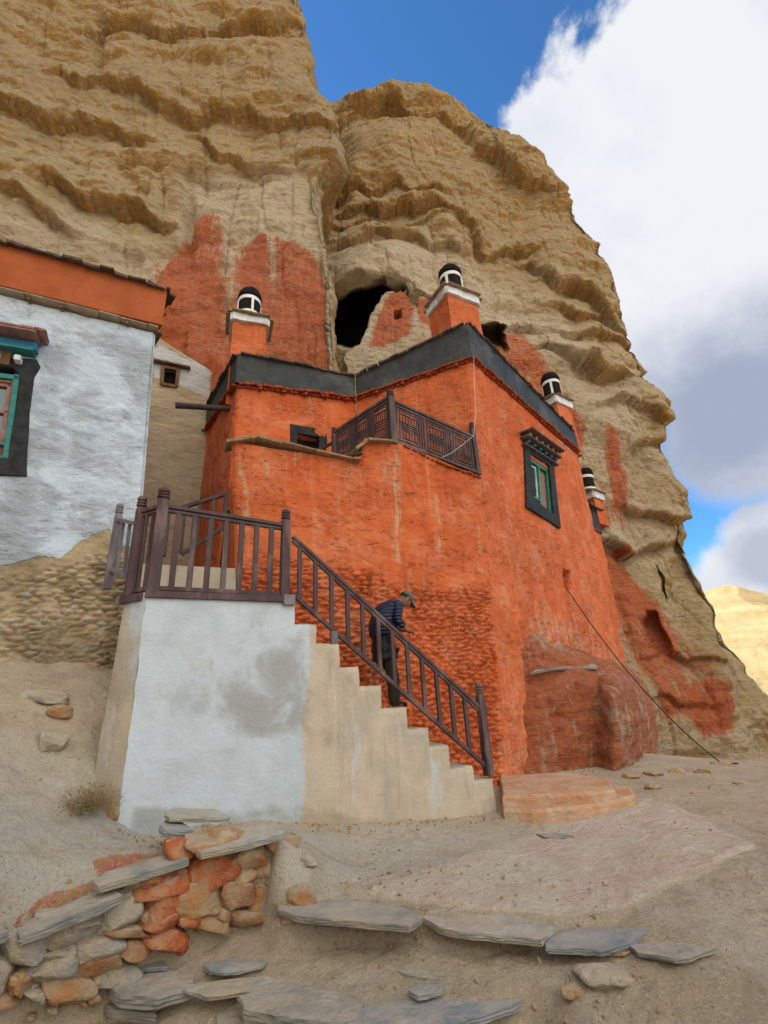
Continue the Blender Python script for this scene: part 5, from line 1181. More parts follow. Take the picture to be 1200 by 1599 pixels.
# flight run
fa0 = sp(459, 836); fa1 = sp(756, 1108); fb0 = sp(459, 926); fb1 = sp(763, 1197)
rails(fa0, fa1, fb0, fb1, w_=.08, h_=.045)
xs_t = [590, 637, 685, 733, 778, 825, 868, 912, 957, 1000, 1043, 1085]
d_f = (fa1-fa0); s_of = lambda p: float((p-STP.P0)@STP.d)
for x in xs_t:
    X_ = 150+x/1.846; yb = 926+(X_-459)*(1197-926)/(763-459); pb = sp(X_, yb); t = (s_of(pb)-s_of(fa0))/(s_of(fa1)-s_of(fa0)); pt_ = fa0+(fa1-fa0)*t
    tb = (s_of(pb)-s_of(fb0))/(s_of(fb1)-s_of(fb0)); balus(fb0+(fb1-fb0)*tb, pt_-[0, 0, .06], .06)
q = sp(524, 985); bm = NB(); bar(bm, q, zat(q, sp(527, 1028)[2]), .10, .08, tuple(STP.n)); build('support_block', bm, WOODG, sr, bevel=.005)
q = STP.at(sLand-.07, zL-.04, -.02); bm = NB(); bar(bm, q-STP.d*.10, q+STP.d*.06, .14, .14); build('support_block', bm, WOODG, sr, bevel=.006)
# left side run
nD = zat(P2_, zL-.02)+[.05, 0, 0]; nDt = zat(nD, atY(213, 776, nD[1])[2])
post('newel_post', nD, nDt, .12, WOOD, sr, az=-40)
tD = zat(nD, tA0[2]-.04); lD = zat(nD, zL+.05)
rails(tA0, tD, lA, lD)
for t in (.36, .68): balus(lerp(lA, lD, t), lerp(tA0, tD, t)-[0, 0, .06], .05, az=-40)
bm = NB(); bar(bm, zat(nA, zL-.05)+[-.07, -.04, 0], zat(nD, zL-.05)+[-.09, 0, 0], .08, .10); build('kerb_beam', bm, WOOD, sr, bevel=.006)
# weathered end bay against the house
nE = atY(172, 893, 6.55); nEt = zat(nE, atY(186, 787, 6.55)[2])
ge = tag(thing('grey_railing', 'short weathered grey end bay of railing against the white house wall', 'railing', tuple(nE)))
post('post', nE-[0, 0, .25], nEt, .10, WOODG, ge, az=-40)
gt = zat(nE, atY(184, 811, 6.55)[2]); gd = zat(nD, atY(205, 818, nD[1])[2])+[-.04, .02, 0]; gb = zat(nD, atY(196, 905, nD[1])[2])
bm = NB(); bar(bm, gt, gd, .07, .05); build('rail', bm, WOODG, ge, bevel=.005)
bm = NB(); bar(bm, zat(nE, nE[2]+.04), gb, .06, .05); build('rail', bm, WOODG, ge, bevel=.005)
for t in (.33, .66): balus(lerp(zat(nE, nE[2]+.04), gb, t), lerp(gt, gd, t)-[0, 0, .03], .045, .04, WOODG, ge, -40)
# dark railing of the upper flight behind the landing
ur = thing('ramp_railing', 'dark brown railing climbing to the right behind the landing', 'railing', tuple(atY(262, 845, 7.0)))
r0, r1 = atY(262, 800, 7.05), atY(354, 771, 7.3); q0, q1 = atY(284, 866, 7.05), atY(352, 822, 7.3)
bm = NB(); bar(bm, r0, r1, .07, .06); build('handrail', bm, WOODD, ur, bevel=.006)
bm = NB(); bar(bm, q0, q1, .05, .05); build('bottom_rail', bm, WOODD, ur, bevel=.004)
post('post', zat(r0, atY(266, 868, 7.05)[2]), r0+[0, 0, .02], .10, WOODD, ur, False, 66)
post('post', zat(r1, q1[2]-.02), r1+[0, 0, .02], .07, WOODD, ur, False, 66)
for x in (289, 312, 334):
    t = (x-262)/(354-262.); a = lerp(r0, r1, t); zz = q0[2]+(q1[2]-q0[2])*max(0, (x-284)/68.); balus(zat(a, zz), a, .05, .04, WOODD, ur, 66)
# ------------------------------------------------------------------ outcrop at the foot of the temple
bx = [778, 830, 880, 930, 990, 1050, 1120, 1180]
rowb = [on_ground(x, y) for x, y in zip(bx, (1212, 1212, 1206, 1198, 1192, 1178, 1168, 1158))]
def wallish(x, y, o): return WC.px(x, y)+WC.n*o
f1 = [(776, 1085), (826, 1050), (882, 1040), (930, 1046), (990, 1092), (1050, 1134), (1110, 1155), (1170, 1154)]
f2 = [(774, 1030), (828, 996), (880, 1005), (935, 1028), (985, 1045), (1040, 1085), (1100, 1118), (1160, 1130)]
row1 = []; row2 = []; row3 = []
for i, (b, q, s) in enumerate(zip(rowb, f1, f2)):
    Yb = b[1]; row1.append(atY(q[0], q[1], Yb+0.25)); Yw = min(WC.px(*s)[1]+.15, Yb+3.4); row2.append(atY(s[0], s[1], max(Yw, Yb+.6)))
    row3.append(row2[-1]+np.array([0.3, 1.2, 0.15])); 
K = np.array([[b-[0, 0, .5] for b in rowb], rowb, row1, row2, row3]); K = K.transpose(1, 0, 2)
def resample(K, nu, nv):
    tu = np.linspace(0, K.shape[0]-1, nu); tv = np.linspace(0, K.shape[1]-1, nv)
    def cr(A, t):
        i = np.clip(np.floor(t).astype(int), 0, A.shape[0]-2); f = (t-i)[:, None, None]; g_ = lambda k: A[np.clip(k, 0, A.shape[0]-1)]
        p0, p1, p2, p3 = g_(i-1), g_(i), g_(i+1), g_(i+2)
        return .5*((2*p1)+(-p0+p2)*f+(2*p0-5*p1+4*p2-p3)*f*f+(-p0+3*p1-3*p2+p3)*f**3)
    A = cr(K, tu); return cr(A.transpose(1, 0, 2), tv).transpose(1, 0, 2)
OP = resample(K, 230, 150)
N_ = np.cross(np.gradient(OP, axis=0), np.gradient(OP, axis=1)); N_ /= np.linalg.norm(N_, axis=-1, keepdims=True)+1e-9
ox, oy = proj(OP)
OP = OP+N_*(0.16*fbm(OP, (.9, .9, 1.5), 4, .6, 3)+.05*fbm(OP, (4, 4, 6), 3, .6, 5)+0.05*(np.abs(fbm(OP, (2, 2, 3), 3, .6, 8))))[..., None]
opaint = np.clip(.36+1.0*polymask(ox, oy, [(850, 1050), (905, 1048), (922, 1090), (912, 1190), (878, 1195), (860, 1110)], 7)+.5*polymask(ox, oy, [(790, 1100), (830, 1060), (840, 1200), (790, 1190)], 16)+.36*polymask(ox, oy, [(770, 1000), (1000, 1040), (1090, 1150), (960, 1200), (770, 1215)], 20)+.25*polymask(ox, oy, [(770, 985), (860, 985), (980, 1050), (800, 1050)], 12), 0, 1)
ob = gridmesh('rock_outcrop', OP, ROCK, attrs={'paint': opaint, 'pale': 0.9*np.ones(ox.shape)*polymask(ox, oy, [(760, 980), (860, 990), (1000, 1060), (1160, 1160), (940, 1190), (840, 1190), (825, 1060), (780, 1060)], 20), 'cave_shade': 0*ox})
tag(ob, 'pinkish red streaked rock outcrop bulging from the foot of the temple wall', 'rock outcrop')

# ------------------------------------------------------------------ stones
def rockverts(seed, boxy=0.72, sub=3, rough=0.16, flat=0.0):
    bm = NB(); bmesh.ops.create_icosphere(bm, subdivisions=sub, radius=1.0)
    V = np.array([v.co[:] for v in bm.verts]); Fc = [[v.index for v in f.verts] for f in bm.faces]; bm.free()
    V = np.sign(V)*np.abs(V)**boxy
    rr = np.random.default_rng(seed)
    for _ in range(9):                                  # knock flat facets off it
        n = unit(rr.normal(size=3)); d = V@n; lim = rr.uniform(.58, .90); V = V-np.clip(d-lim, 0, None)[:, None]*n*0.95
    nz = fbm(V, 1.1, 3, .6, seed*1.7)*rough*1.6+fbm(V, 4.5, 3, .6, seed)*rough*.35
    V = V*(1+nz[:, None]); return V, Fc
def rock(name, c, ax, mat, seed, parent=None, boxy=.72, sub=3, rough=.16):
    """ax: three half-axis vectors"""
    V, Fc = rockverts(seed, boxy, sub, rough); A = np.array(ax, float); P = V@A
    me = bpy.data.meshes.new(name); me.from_pydata(P.tolist(), [], Fc); smooth(me, True)
    o = link(name, me, mat); o.location = tuple(np.array(c)-(np.array(parent.location) if parent else 0))
    if parent: o.parent = parent; o.matrix_parent_inverse.identity()
    return o
def smat(name, a, b, c3=None): return simple(name, a, b, 4.0, .9, .15, .07, 1.0, c3=c3, det=10, dust=.75)
M_G = smat('grey_fieldstone', (0.43, 0.41, 0.36), (0.30, 0.28, 0.24), (0.40, 0.33, 0.24)); M_W = smat('pale_fieldstone', (0.50, 0.445, 0.35), (0.38, 0.33, 0.25))
M_T = smat('tan_fieldstone', (0.46, 0.35, 0.22), (0.33, 0.24, 0.14), (0.46, 0.22, 0.09)); M_O = smat('orange_stained_stone', (0.46, 0.25, 0.11), (0.36, 0.17, 0.07), (0.50, 0.38, 0.23))
M_R = smat('red_stained_stone', (0.50, 0.125, 0.045), (0.38, 0.085, 0.032), (0.48, 0.25, 0.13)); M_B = smat('brown_stained_stone', (0.36, 0.16, 0.08), (0.27, 0.12, 0.06), (0.40, 0.27, 0.16))
RWb = RW.px(460, 1440)
rw = thing('retaining_wall', 'dry stone retaining wall of grey, orange and red stained stones under long slates', 'stone wall', tuple(RW.px(280, 1500)))
ST = [(940, 230, 130, 92, 5, 'O'), (1052, 192, 100, 68, 0, 'T'), (1042, 282, 148, 112, 8, 'O'), (1072, 352, 110, 66, 0, 'B'), (930, 310, 82, 74, 0, 'O'), (800, 277, 160, 112, 18, 'R'), (862, 322, 72, 62, 20, 'B'), (890, 387, 112, 96, 5, 'B'), (982, 382, 96, 108, 0, 'T'),
      (852, 437, 84, 64, -25, 'B'), (752, 388, 155, 118, 8, 'T'), (758, 472, 155, 112, 0, 'T'), (925, 472, 160, 74, 8, 'B'), (618, 342, 210, 112, 18, 'R'), (598, 440, 180, 118, 24, 'R'), (652, 472, 105, 48, 12, 'R'), (620, 542, 124, 104, 0, 'R'), (500, 527, 160, 48, 3, 'B'),
      (428, 458, 165, 124, 12, 'W'), (520, 338, 104, 50, 22, 'G'), (250, 532, 236, 118, 10, 'G'), (365, 567, 178, 78, 20, 'G'), (78, 607, 165, 122, 12, 'G'), (6, 690, 80, 124, 0, 'G'), (200, 662, 196, 130, 5, 'G'), (200, 618, 104, 48, 4, 'W'), (66, 698, 96, 56, 25, 'T'), (70, 726, 92, 76, 28, 'T'),
      (128, 757, 76, 52, 5, 'G'), (188, 757, 64, 76, -15, 'B'), (272, 748, 150, 90, 0, 'T'), (372, 640, 200, 112, 14, 'T'), (436, 712, 160, 92, 0, 'G'), (508, 585, 120, 60, 8, 'B'), (700, 470, 90, 70, 10, 'R'), (560, 470, 90, 90, 0, 'B'), (330, 480, 110, 56, 22, 'G'), (1098, 405, 80, 56, 0, 'T'), (1108, 345, 70, 60, 10, 'O'), (1112, 235, 60, 60, 0, 'O'), (1092, 455, 90, 50, -8, 'B'), (1020, 465, 100, 60, 5, 'T'), (1118, 290, 50, 50, 0, 'T'),
      (560, 315, 110, 46, 20, 'R'), (700, 215, 110, 60, 5, 'R'), (770, 200, 120, 60, 0, 'T'), (850, 165, 120, 44, 12, 'O'), (405, 412, 80, 30, 18, 'W'), (-60, 640, 90, 120, 5, 'G'), (-60, 740, 100, 90, 0, 'T'), (20, 780, 90, 60, 0, 'T')]
MM = dict(G=M_G, W=M_W, T=M_T, O=M_O, R=M_R, B=M_B)
for i, (x, y, w_, h_, an, k) in enumerate(ST):
    X_, Y_ = x/2.4, 1240+y/2.4; w2, h2 = w_/4.8*1.40, h_/4.8*1.42; a = R(an); c = RW.px(X_, Y_)
    au = RW.px(X_+math.cos(a)*w2, Y_-math.sin(a)*w2)-c; bu = RW.px(X_-math.sin(a)*h2, Y_-math.cos(a)*h2)-c
    dp = 0.12+0.25*np.linalg.norm(au)+.02*((i*7) % 5)/5
    rock('stone', c-RW.n*(dp*.55+.015*(i % 3)), (au, RW.n*dp, bu), MM[k], 100+i, rw, boxy=.52, rough=.13, sub=4 if w_ > 90 else 3)
rq = random.Random(12)
for i in range(42):
    X_ = rq.uniform(10, 455); f_ = rq.random(); yt = np.interp(X_, [0, 60, 200, 300, 460], [1500, 1468, 1385, 1335, 1310]); yb = np.interp(X_, [0, 120, 300, 460], [1605, 1590, 1485, 1450]); Y_ = yt+14+(yb-yt-14)*f_
    k = rq.choice('GGWT') if X_ < 190 else rq.choice('RROBT') if X_ < 330 else rq.choice('OBTT'); c = RW.px(X_, Y_); w2 = rq.uniform(8, 17)
    rock('stone', c-RW.n*rq.uniform(.10, .15), (RW.px(X_+w2, Y_-rq.uniform(-3, 6))-c, RW.n*.10, RW.px(X_, Y_-w2*rq.uniform(.5, .9))-c), MM[k], 300+i, rw, boxy=.6, rough=.13)
def slate(name, pts, up_, thick, mat, parent=None, seed=0, jit=.02, sub=10, lam=3):
    """irregular slate plate: outline pts (3D, roughly planar), layered broken edge"""
    rr = random.Random(seed); pts = [np.array(p, float) for p in pts]; n = len(pts); c = sum(pts)/n; ring = []
    for i in range(n):
        a, b = pts[i], pts[(i+1) % n]; k = max(2, int(np.linalg.norm(b-a)/.045))
        for j in range(k): ring.append(a+(b-a)*j/k)
    up_ = unit(up_); rings = []
    sc = [0.90, 0.985, 1.0, 0.975, 0.995, 0.96, 0.985, .93]; zz = [0, -.02, -.25, -.38, -.55, -.7, -.86, -1.0]
    R_ = np.array(ring); nzb = fbm(R_, 5, 3, .6, seed)*jit*2.2
    V = []
    for s, z in zip(sc, zz):
        nz2 = fbm(R_+[0, 0, z*3], (9, 9, 9), 3, .65, seed+z)*jit
        q = c+(R_-c)*(s+(nzb+nz2)[:, None]*0)+unit(1.0*up_)*thick*z
        rad = (R_-c); rad /= np.linalg.norm(rad, axis=1, keepdims=True)+1e-9; q = q+rad*(nzb+nz2*(1 if z else .4))[:, None]
        q[:, 2] += 0 if z else .25*jit*fbm(R_, 6, 2, .5, seed); V.append(q)
    m = len(ring); Fc = []
    for r_ in range(len(V)-1):
        for i in range(m): j = (i+1) % m; Fc.append((r_*m+i, (r_+1)*m+i, (r_+1)*m+j, r_*m+j))
    base = len(V)*m; inner = [c+(R_-c)*t for t in (.65, .35)]; 
    for q in inner: q += up_*(fbm(q, (4, 4, 4), 3, .6, seed+4)*jit*.6)[:, None]
    allV = np.vstack(V+inner+[np.array([c]), np.array([c-up_*thick])]); a0 = 0
    def ringf(p, q):
        for i in range(m): j = (i+1) % m; Fc.append((q+i, p+i, p+j, q+j))
    ringf(0, base); ringf(base, base+m)
    cc_, cb = base+2*m, base+2*m+1
    for i in range(m): j = (i+1) % m; Fc.append((cc_, base+m+i, base+m+j)); Fc.append((cb, (len(V)-1)*m+j, (len(V)-1)*m+i))
    me = bpy.data.meshes.new(name); me.from_pydata(allV.tolist(), [], Fc); me.validate()
    bm = bmesh.new(); bm.from_mesh(me); bmesh.ops.recalc_face_normals(bm, faces=bm.faces); bm.to_mesh(me); bm.free(); smooth(me, False)
    o = link(name, me, mat)
    if parent: o.parent = parent; o.matrix_parent_inverse = Matrix.Translation(-Vector(parent.location))
    return o
# long cap slates lying on the wall: (left end, right end, width towards the slope, thickness)
def capstone(a, b, wid, th, mat, seed, out_=.10, tw=.3, rise=.03):
    A, B = RW.px(*a)+RW.n*out_, RW.px(*b)+RW.n*out_; dn = unit(B-A); bk_ = -RW.n*wid+np.array([0, 0, rise])
    pts = [A, A+dn*np.linalg.norm(B-A)*.35+RW.n*.03, A+dn*np.linalg.norm(B-A)*.75+RW.n*.02, B, B+bk_*.6-dn*.05, B+bk_-dn*.25*tw, A+bk_+dn*.2*tw, A+bk_*.5-dn*.02]
    slate('capstone', pts, np.cross(dn, -RW.n)*(-1 if np.cross(dn, -RW.n)[2] < 0 else 1), th, mat, rw, seed, .012)
z1 = lambda x, y: (x/2.4, 1240+y/2.4)
capstone(z1(735, 205), z1(1055, 128), .42, .055, SLATEP, 3, .16)
capstone(z1(360, 335), z1(705, 232), .22, .055, SLATE, 4, .08)
capstone(z1(70, 515), z1(452, 358), .20, .07, SLATE, 5, .10)
capstone(z1(660, 112), z1(905, 112), .30, .04, SLATEP, 6, -.35)
capstone(z1(630, 150), z1(745, 150), .30, .06, SLATEB, 7, -.22)
capstone(z1(-120, 560), z1(40, 500), .2, .06, SLATE, 8, .06)
# earth packed behind the stones
wallpatch('earth_fill', RW.px(-40, 1600)-RW.n*.14, RW.px(470, 1440)-RW.n*.14, RW.px(462, 1300)-RW.n*.20, RW.px(-40, 1490)-RW.n*.20, .03, M_T, .06, rw, 77, edge=.01)

# slates set in the ground as rough steps
def slab(label, pxs, z, th, mat, seed, tilt=None, group=None):
    P = [atz(x, y, z) for x, y in pxs]; th = max(.025, th*.7); P = [q-np.array([0, 0, .028]) for q in P]
    o = slate('flat_slate', P, (0, 0, 1), th, mat, None, seed, .016)
    return tag(o, label, 'slate', group)
slab('longest grey step slate, starting right beside the dry stone wall', [(430, 1402), (470, 1394), (560, 1398), (640, 1412), (662, 1425), (640, 1438), (560, 1431), (470, 1424), (434, 1413)], .055, .07, SLATE, 11)
slab('pale broken step slate in the middle of the upper step edge', [(655, 1424), (720, 1414), (800, 1422), (868, 1440), (850, 1460), (760, 1451), (690, 1443)], .015, .07, SLATEP, 12)
slab('blue grey step slate right of the pale broken one', [(846, 1452), (900, 1441), (1010, 1442), (985, 1464), (935, 1475), (852, 1470)], -.02, .06, SLATEB, 13)
slab('thin dark tipped slate at the right end of the upper step', [(980, 1467), (1050, 1464), (1120, 1470), (1090, 1480), (1050, 1486), (992, 1479)], -.03, .04, SLATE, 14)
slab('thick rounded slate at the left of the lowest step, beside the stone wall', [(168, 1512), (240, 1504), (300, 1512), (306, 1530), (250, 1548), (192, 1544), (164, 1526)], -.25, .12, SLATE, 15)
slab('narrow bluish slate lying behind the thick lowest slate', [(185, 1494), (256, 1491), (262, 1502), (192, 1506)], -.215, .03, SLATEB, 16)
slab('thin pale slate with a dark edge between the two big lowest slates', [(275, 1532), (330, 1524), (420, 1516), (455, 1523), (400, 1541), (320, 1548)], -.25, .04, SLATEP, 17)
slab('biggest dark layered slate in the bottom step', [(368, 1546), (440, 1527), (530, 1535), (575, 1558), (560, 1586), (450, 1582), (385, 1566)], -.245, .13, SLATE, 18)
slab('broad blue grey slate running right from the biggest bottom slate', [(527, 1572), (600, 1556), (700, 1547), (770, 1540), (838, 1541), (800, 1560), (740, 1578), (640, 1598), (545, 1596)], -.25, .08, SLATEB, 19)
slab('flush blue slate patch in the dirt above the lowest step', [(320, 1496), (375, 1490), (418, 1493), (412, 1500), (352, 1511), (325, 1508)], -.222, .03, SLATEB, 20)
slab('rounded dark blue slate flush with the dirt in the foreground', [(634, 1536), (655, 1526), (694, 1528), (690, 1540), (652, 1547)], -.205, .03, SLATEB, 21)
slab('pale grey slate patch flush with the lower path', [(620, 1508), (680, 1496), (740, 1499), (728, 1514), (645, 1516)], -.195, .03, SLATEP, 22)
slab('small blue slate lying in front of the orange steps', [(838, 1297), (868, 1295), (898, 1301), (880, 1304), (850, 1303)], .035, .03, SLATEB, 23)
slab('faint pale slate at the right edge of the path', [(1150, 1400), (1180, 1396), (1215, 1402), (1195, 1409), (1160, 1407)], -.055, .03, SLATEP, 24)
slab('dark broken corner slate below the left end of the lowest step', [(150, 1530), (175, 1524), (200, 1545), (240, 1556), (245, 1575), (180, 1568), (150, 1552)], -.37, .10, SLATE, 25)
slab('ochre grey block under the biggest bottom slate', [(330, 1566), (390, 1572), (470, 1588), (540, 1592), (560, 1612), (440, 1612), (340, 1590)], -.37, .10, SLATE, 26)

# two worn orange steps
ORST = simple('worn_orange_step', (0.50, 0.26, 0.14), (0.52, 0.38, 0.26), 3.0, .9, .12, .05, 1.0, c3=(0.56, 0.43, 0.31), det=9)
ms = thing('mud_steps', 'two low worn orange earth steps beyond the foot of the staircase', 'steps', tuple(on_ground(880, 1285)))
def stepblock(pxs, z, zb):
    P = [atz(x, y, z) for x, y in pxs]; n = len(P); ring = []
    for i in range(n):
        a, b = P[i], P[(i+1) % n]; k = max(1, int(np.linalg.norm(b-a)/.06))
        ring += [a+(b-a)*j/k for j in range(k)]
    R_ = np.array(ring); c = R_.mean(0); rings = []
    for dz, s in ((0, .965), (-.012, .985), (-.04, 1.0), (-.10, 1.0), (-.2, 1.005), (zb-z, 1.02)):
        q = c+(R_-c)*s; q[:, 2] = z+dz; rad = R_-c; rad /= np.linalg.norm(rad, axis=1, keepdims=True); q += rad*(fbm(q, 3, 3, .6, 4)*.03)[:, None]; q[:, 2] += .012*fbm(q, 2, 3, .6, 6); rings.append(q)
    m = len(R_); V = np.vstack(rings+[c+[0, 0, .0]]); Fc = [tuple([r0*m+i, (r0+1)*m+i, (r0+1)*m+(i+1) % m, r0*m+(i+1) % m]) for r0 in range(len(rings)-1) for i in range(m)]+[(len(V)-1, i, (i+1) % m) for i in range(m)]
    me = bpy.data.meshes.new('step'); me.from_pydata(V.tolist(), [], Fc); smooth(me, False); return link('step', me, ORST, ms)
stepblock([(786, 1262), (830, 1264), (900, 1259), (960, 1250), (992, 1241), (985, 1228), (900, 1222), (780, 1235)], .13, -.3)
stepblock([(784, 1241), (850, 1240), (920, 1237), (962, 1232), (950, 1215), (880, 1205), (780, 1212)], .25, -.3)

# loose rocks, each a thing
def loose(x, y, wpx, hpx, mat, label, seed, an=0, dpt=.8, boxy=.7, sink=.25, cat='rock', group=None, Y=None):
    g0 = on_ground(x, y+hpx*.5-1) if Y is None else atY(x, y+hpx*.5, Y)
    pl = Pl(g0, 90); c = pl.px(x, y); au = pl.px(x+wpx/2*math.cos(R(an)), y-wpx/2*math.sin(R(an)))-c; bu = pl.px(x-hpx/2*math.sin(R(an)), y-hpx/2*math.cos(R(an)))-c
    L = np.linalg.norm(au)*dpt; c = c-np.array([0, 0, np.linalg.norm(bu)*.35])
    o = rock('rock', c+np.array([0, L*.5, -np.linalg.norm(bu)*sink*.3]), (au*1.05, np.array([0, L, 0]), bu*(1+sink*.4)), mat, seed, None, boxy, 4, .13)
    return tag(o, label, cat, group)
loose(77, 1150, 46, 52, M_W, 'pale upright boulder on the left earth slope', 201, an=-25)
loose(186, 1246, 50, 24, M_W, 'pale rock against the bottom of the landing block', 202, boxy=.6)
loose(172, 1262, 28, 26, M_T, 'small tan rock just right of the dry bush', 203)
loose(201, 1272, 26, 36, M_W, 'smooth rock tucked under the corner of the landing block', 204, boxy=.8)
loose(950, 1522, 88, 34, M_W, 'broad low pale boulder in the right foreground', 205, boxy=.9)
loose(897, 1546, 34, 28, M_T, 'crumbling brown stone left of the foreground boulder', 206)
loose(835, 1469, 16, 18, M_W, 'little pale stone wedged under the upper step slate', 207)
loose(968, 1486, 44, 14, M_T, 'flat yellowish chip of stone below the right step slates', 208)
loose(68, 1085, 74, 26, M_W, 'wide flat stone jutting from the slope under the house', 209, an=-6)
loose(88, 1108, 40, 22, M_T, 'angular stone just under the wide flat stone on the slope', 210)
loose(354, 1552, 16, 9, M_O, 'tiny orange stone between the lowest slates', 212)
k = 0
for x, y, w_, h_, lab in ((985, 1212, 34, 14, 'pale half buried stone at the left end of the low kerb'), (1025, 1208, 40, 14, 'long flat pale stone in the middle of the low kerb'), (1062, 1203, 34, 12, 'grey buried stone right of the kerb middle'), (1098, 1203, 34, 14, 'whitish stone near the right end of the low kerb'), (1130, 1192, 36, 9, 'flat stone holding down the end of the black cable'), (1020, 1228, 34, 16, 'light stone below the low kerb'), (1158, 1222, 26, 8, 'lone flat stone on the dirt right of the kerb')):
    loose(x, y, w_*.8, h_*.7, M_T, lab, 220+k, boxy=.8, group='half buried stones along the low kerb' if k < 5 else None); k += 1
def onrock(x, y, Y, w_, h_, mat, lab, seed): return loose(x, y, w_, h_, mat, lab, seed, Y=Y)
onrock(1012, 1070, row2[5][1]-.9, 30, 12, M_W, 'whitish stone on the shoulder of the outcrop', 231); onrock(1024, 1082, row2[5][1]-1.0, 26, 10, M_W, 'second whitish stone just below it on the outcrop', 232)
onrock(818, 1030, row1[1][1]+.15, 18, 12, M_W, 'small pale stone on the left shoulder of the outcrop', 233)
P_ = [atY(828, 1050, row1[1][1]-.20), atY(868, 1042, row1[2][1]-.24), atY(912, 1041, row1[3][1]-.2), atY(934, 1041, row1[3][1]-.1), atY(925, 1034, row1[3][1]+.4), atY(860, 1034, row1[2][1]+.3)]
tag(slate('flat_slate', P_, (0, 0, 1), .05, SLATE, None, 61, .012), 'dark slate capping the front edge of the red outcrop', 'slate')

loose(470, 1392, 46, 34, M_T, 'tan stone low in the bank between the stone wall and the longest slate', 241, boxy=.6)
loose(478, 1340, 34, 24, M_W, 'pale stone at the top of the bank right of the stone wall', 242, boxy=.6)
loose(452, 1428, 30, 20, M_O, 'small rusty stone at the foot of the right end of the stone wall', 243, boxy=.6)
# gravel and chips strewn over the ground
def gravel(n, seed):
    rr = np.random.default_rng(seed); V0, F0 = rockverts(5, .75, 1, .2); Vs, Fs = [], []
    xy = np.where(rr.random((n, 1)) < .45, rr.uniform((-2.6, 3.6), (2.8, 5.6), (n, 2)), rr.uniform((-4.5, 3.2), (6.5, 9.5), (n, 2))); cl_ = fbm(np.stack([xy[:, 0], xy[:, 1], xy[:, 0]*0], -1), .9, 4, .65, 3); xy = xy[cl_ > .02][:n//3]; tt = rr.random((500, 1)); bs0 = STP.at(sL, 0)[:2]; bs1 = STP.at(xend, 0)[:2]; sp_ = np.abs(rr.normal(size=(500, 1)))*.16; xy = np.vstack([xy, bs0+(bs1-bs0)*tt+STP.n[:2]*(.03+sp_)]); tt = rr.random((420, 1)); ii = np.minimum((tt[:, 0]*7).astype(int), 6); RB = np.array(rowb)[:, :2]; xy = np.vstack([xy, RB[ii]+(RB[ii+1]-RB[ii])*rr.random((420, 1))+np.abs(rr.normal(size=(420, 1)))*np.array([.02, -.22])]); n = len(xy); zs_ = ground_z(xy[:, 0], xy[:, 1]); k = 0
    while k < n:
        x, y = xy[k]
        s = 0.0025+(0.028 if k < n-920 else .034)*rr.random()**(6 if k < n-920 else 4)
        z = zs_[k]; A = np.linalg.qr(rr.normal(size=(3, 3)))[0]; A = A*np.array([s, s*rr.uniform(.6, 1), s*rr.uniform(.4, .8)])[:, None]
        Vs.append(V0@A+[x, y, z+s*.2]); Fs += [[i+k*len(V0) for i in f] for f in F0]; k += 1
    me = bpy.data.meshes.new('gravel'); me.from_pydata(np.vstack(Vs).tolist(), [], Fs); smooth(me, False)
    tag(link('gravel', me, M_T), 'loose gravel and stone chips scattered over the dusty ground', 'gravel', None, 'stuff')
gravel(7500, 3)

# dry bush
def bush():
    c = on_ground(138, 1268); rr = random.Random(4); t = thing('dry_bush', 'low dry bush with straw coloured twigs on the slope by the landing block', 'bush', tuple(c))
    for nm, n, mt, sz in (('twigs', 420, simple('straw_twigs', (0.42, 0.28, 0.14), (0.28, 0.18, 0.09), 20, .9, .1, 0, 0), 1), ('leaves', 1500, simple('dull_green_leaves', (0.10, 0.125, 0.055), (0.16, 0.15, 0.08), 20, .9, .1, 0, 0), 0)):
        bm = NB()
        for _ in range(n):
            th, ph = rr.uniform(0, 2*math.pi), math.acos(rr.uniform(0.0, 1)); d = Vector((math.sin(ph)*math.cos(th), math.sin(ph)*math.sin(th), math.cos(ph)*.8+.05))
            if sz:
                p = Vector(c)+d*rr.uniform(.04, .20); q = p+(d+Vector((rr.uniform(-.8, .8), rr.uniform(-.8, .8), rr.uniform(-.5, .6)))).normalized()*rr.uniform(.08, .22)
                r_ = rr.uniform(.0016, .003); cone(bm, p, q, r_, r_*.4, 4)
            else:
                p = Vector(c)+d*rr.uniform(.06, .32); a = Vector((rr.uniform(-1, 1), rr.uniform(-1, 1), rr.uniform(-.3, 1))).normalized()*.020; b = d.cross(a).normalized()*.006
                bm.faces.new([bm.verts.new(p-b), bm.verts.new(p+a*.5-b*.3), bm.verts.new(p+a), bm.verts.new(p+b)])
        build(nm, bm, mt, t)
bush()

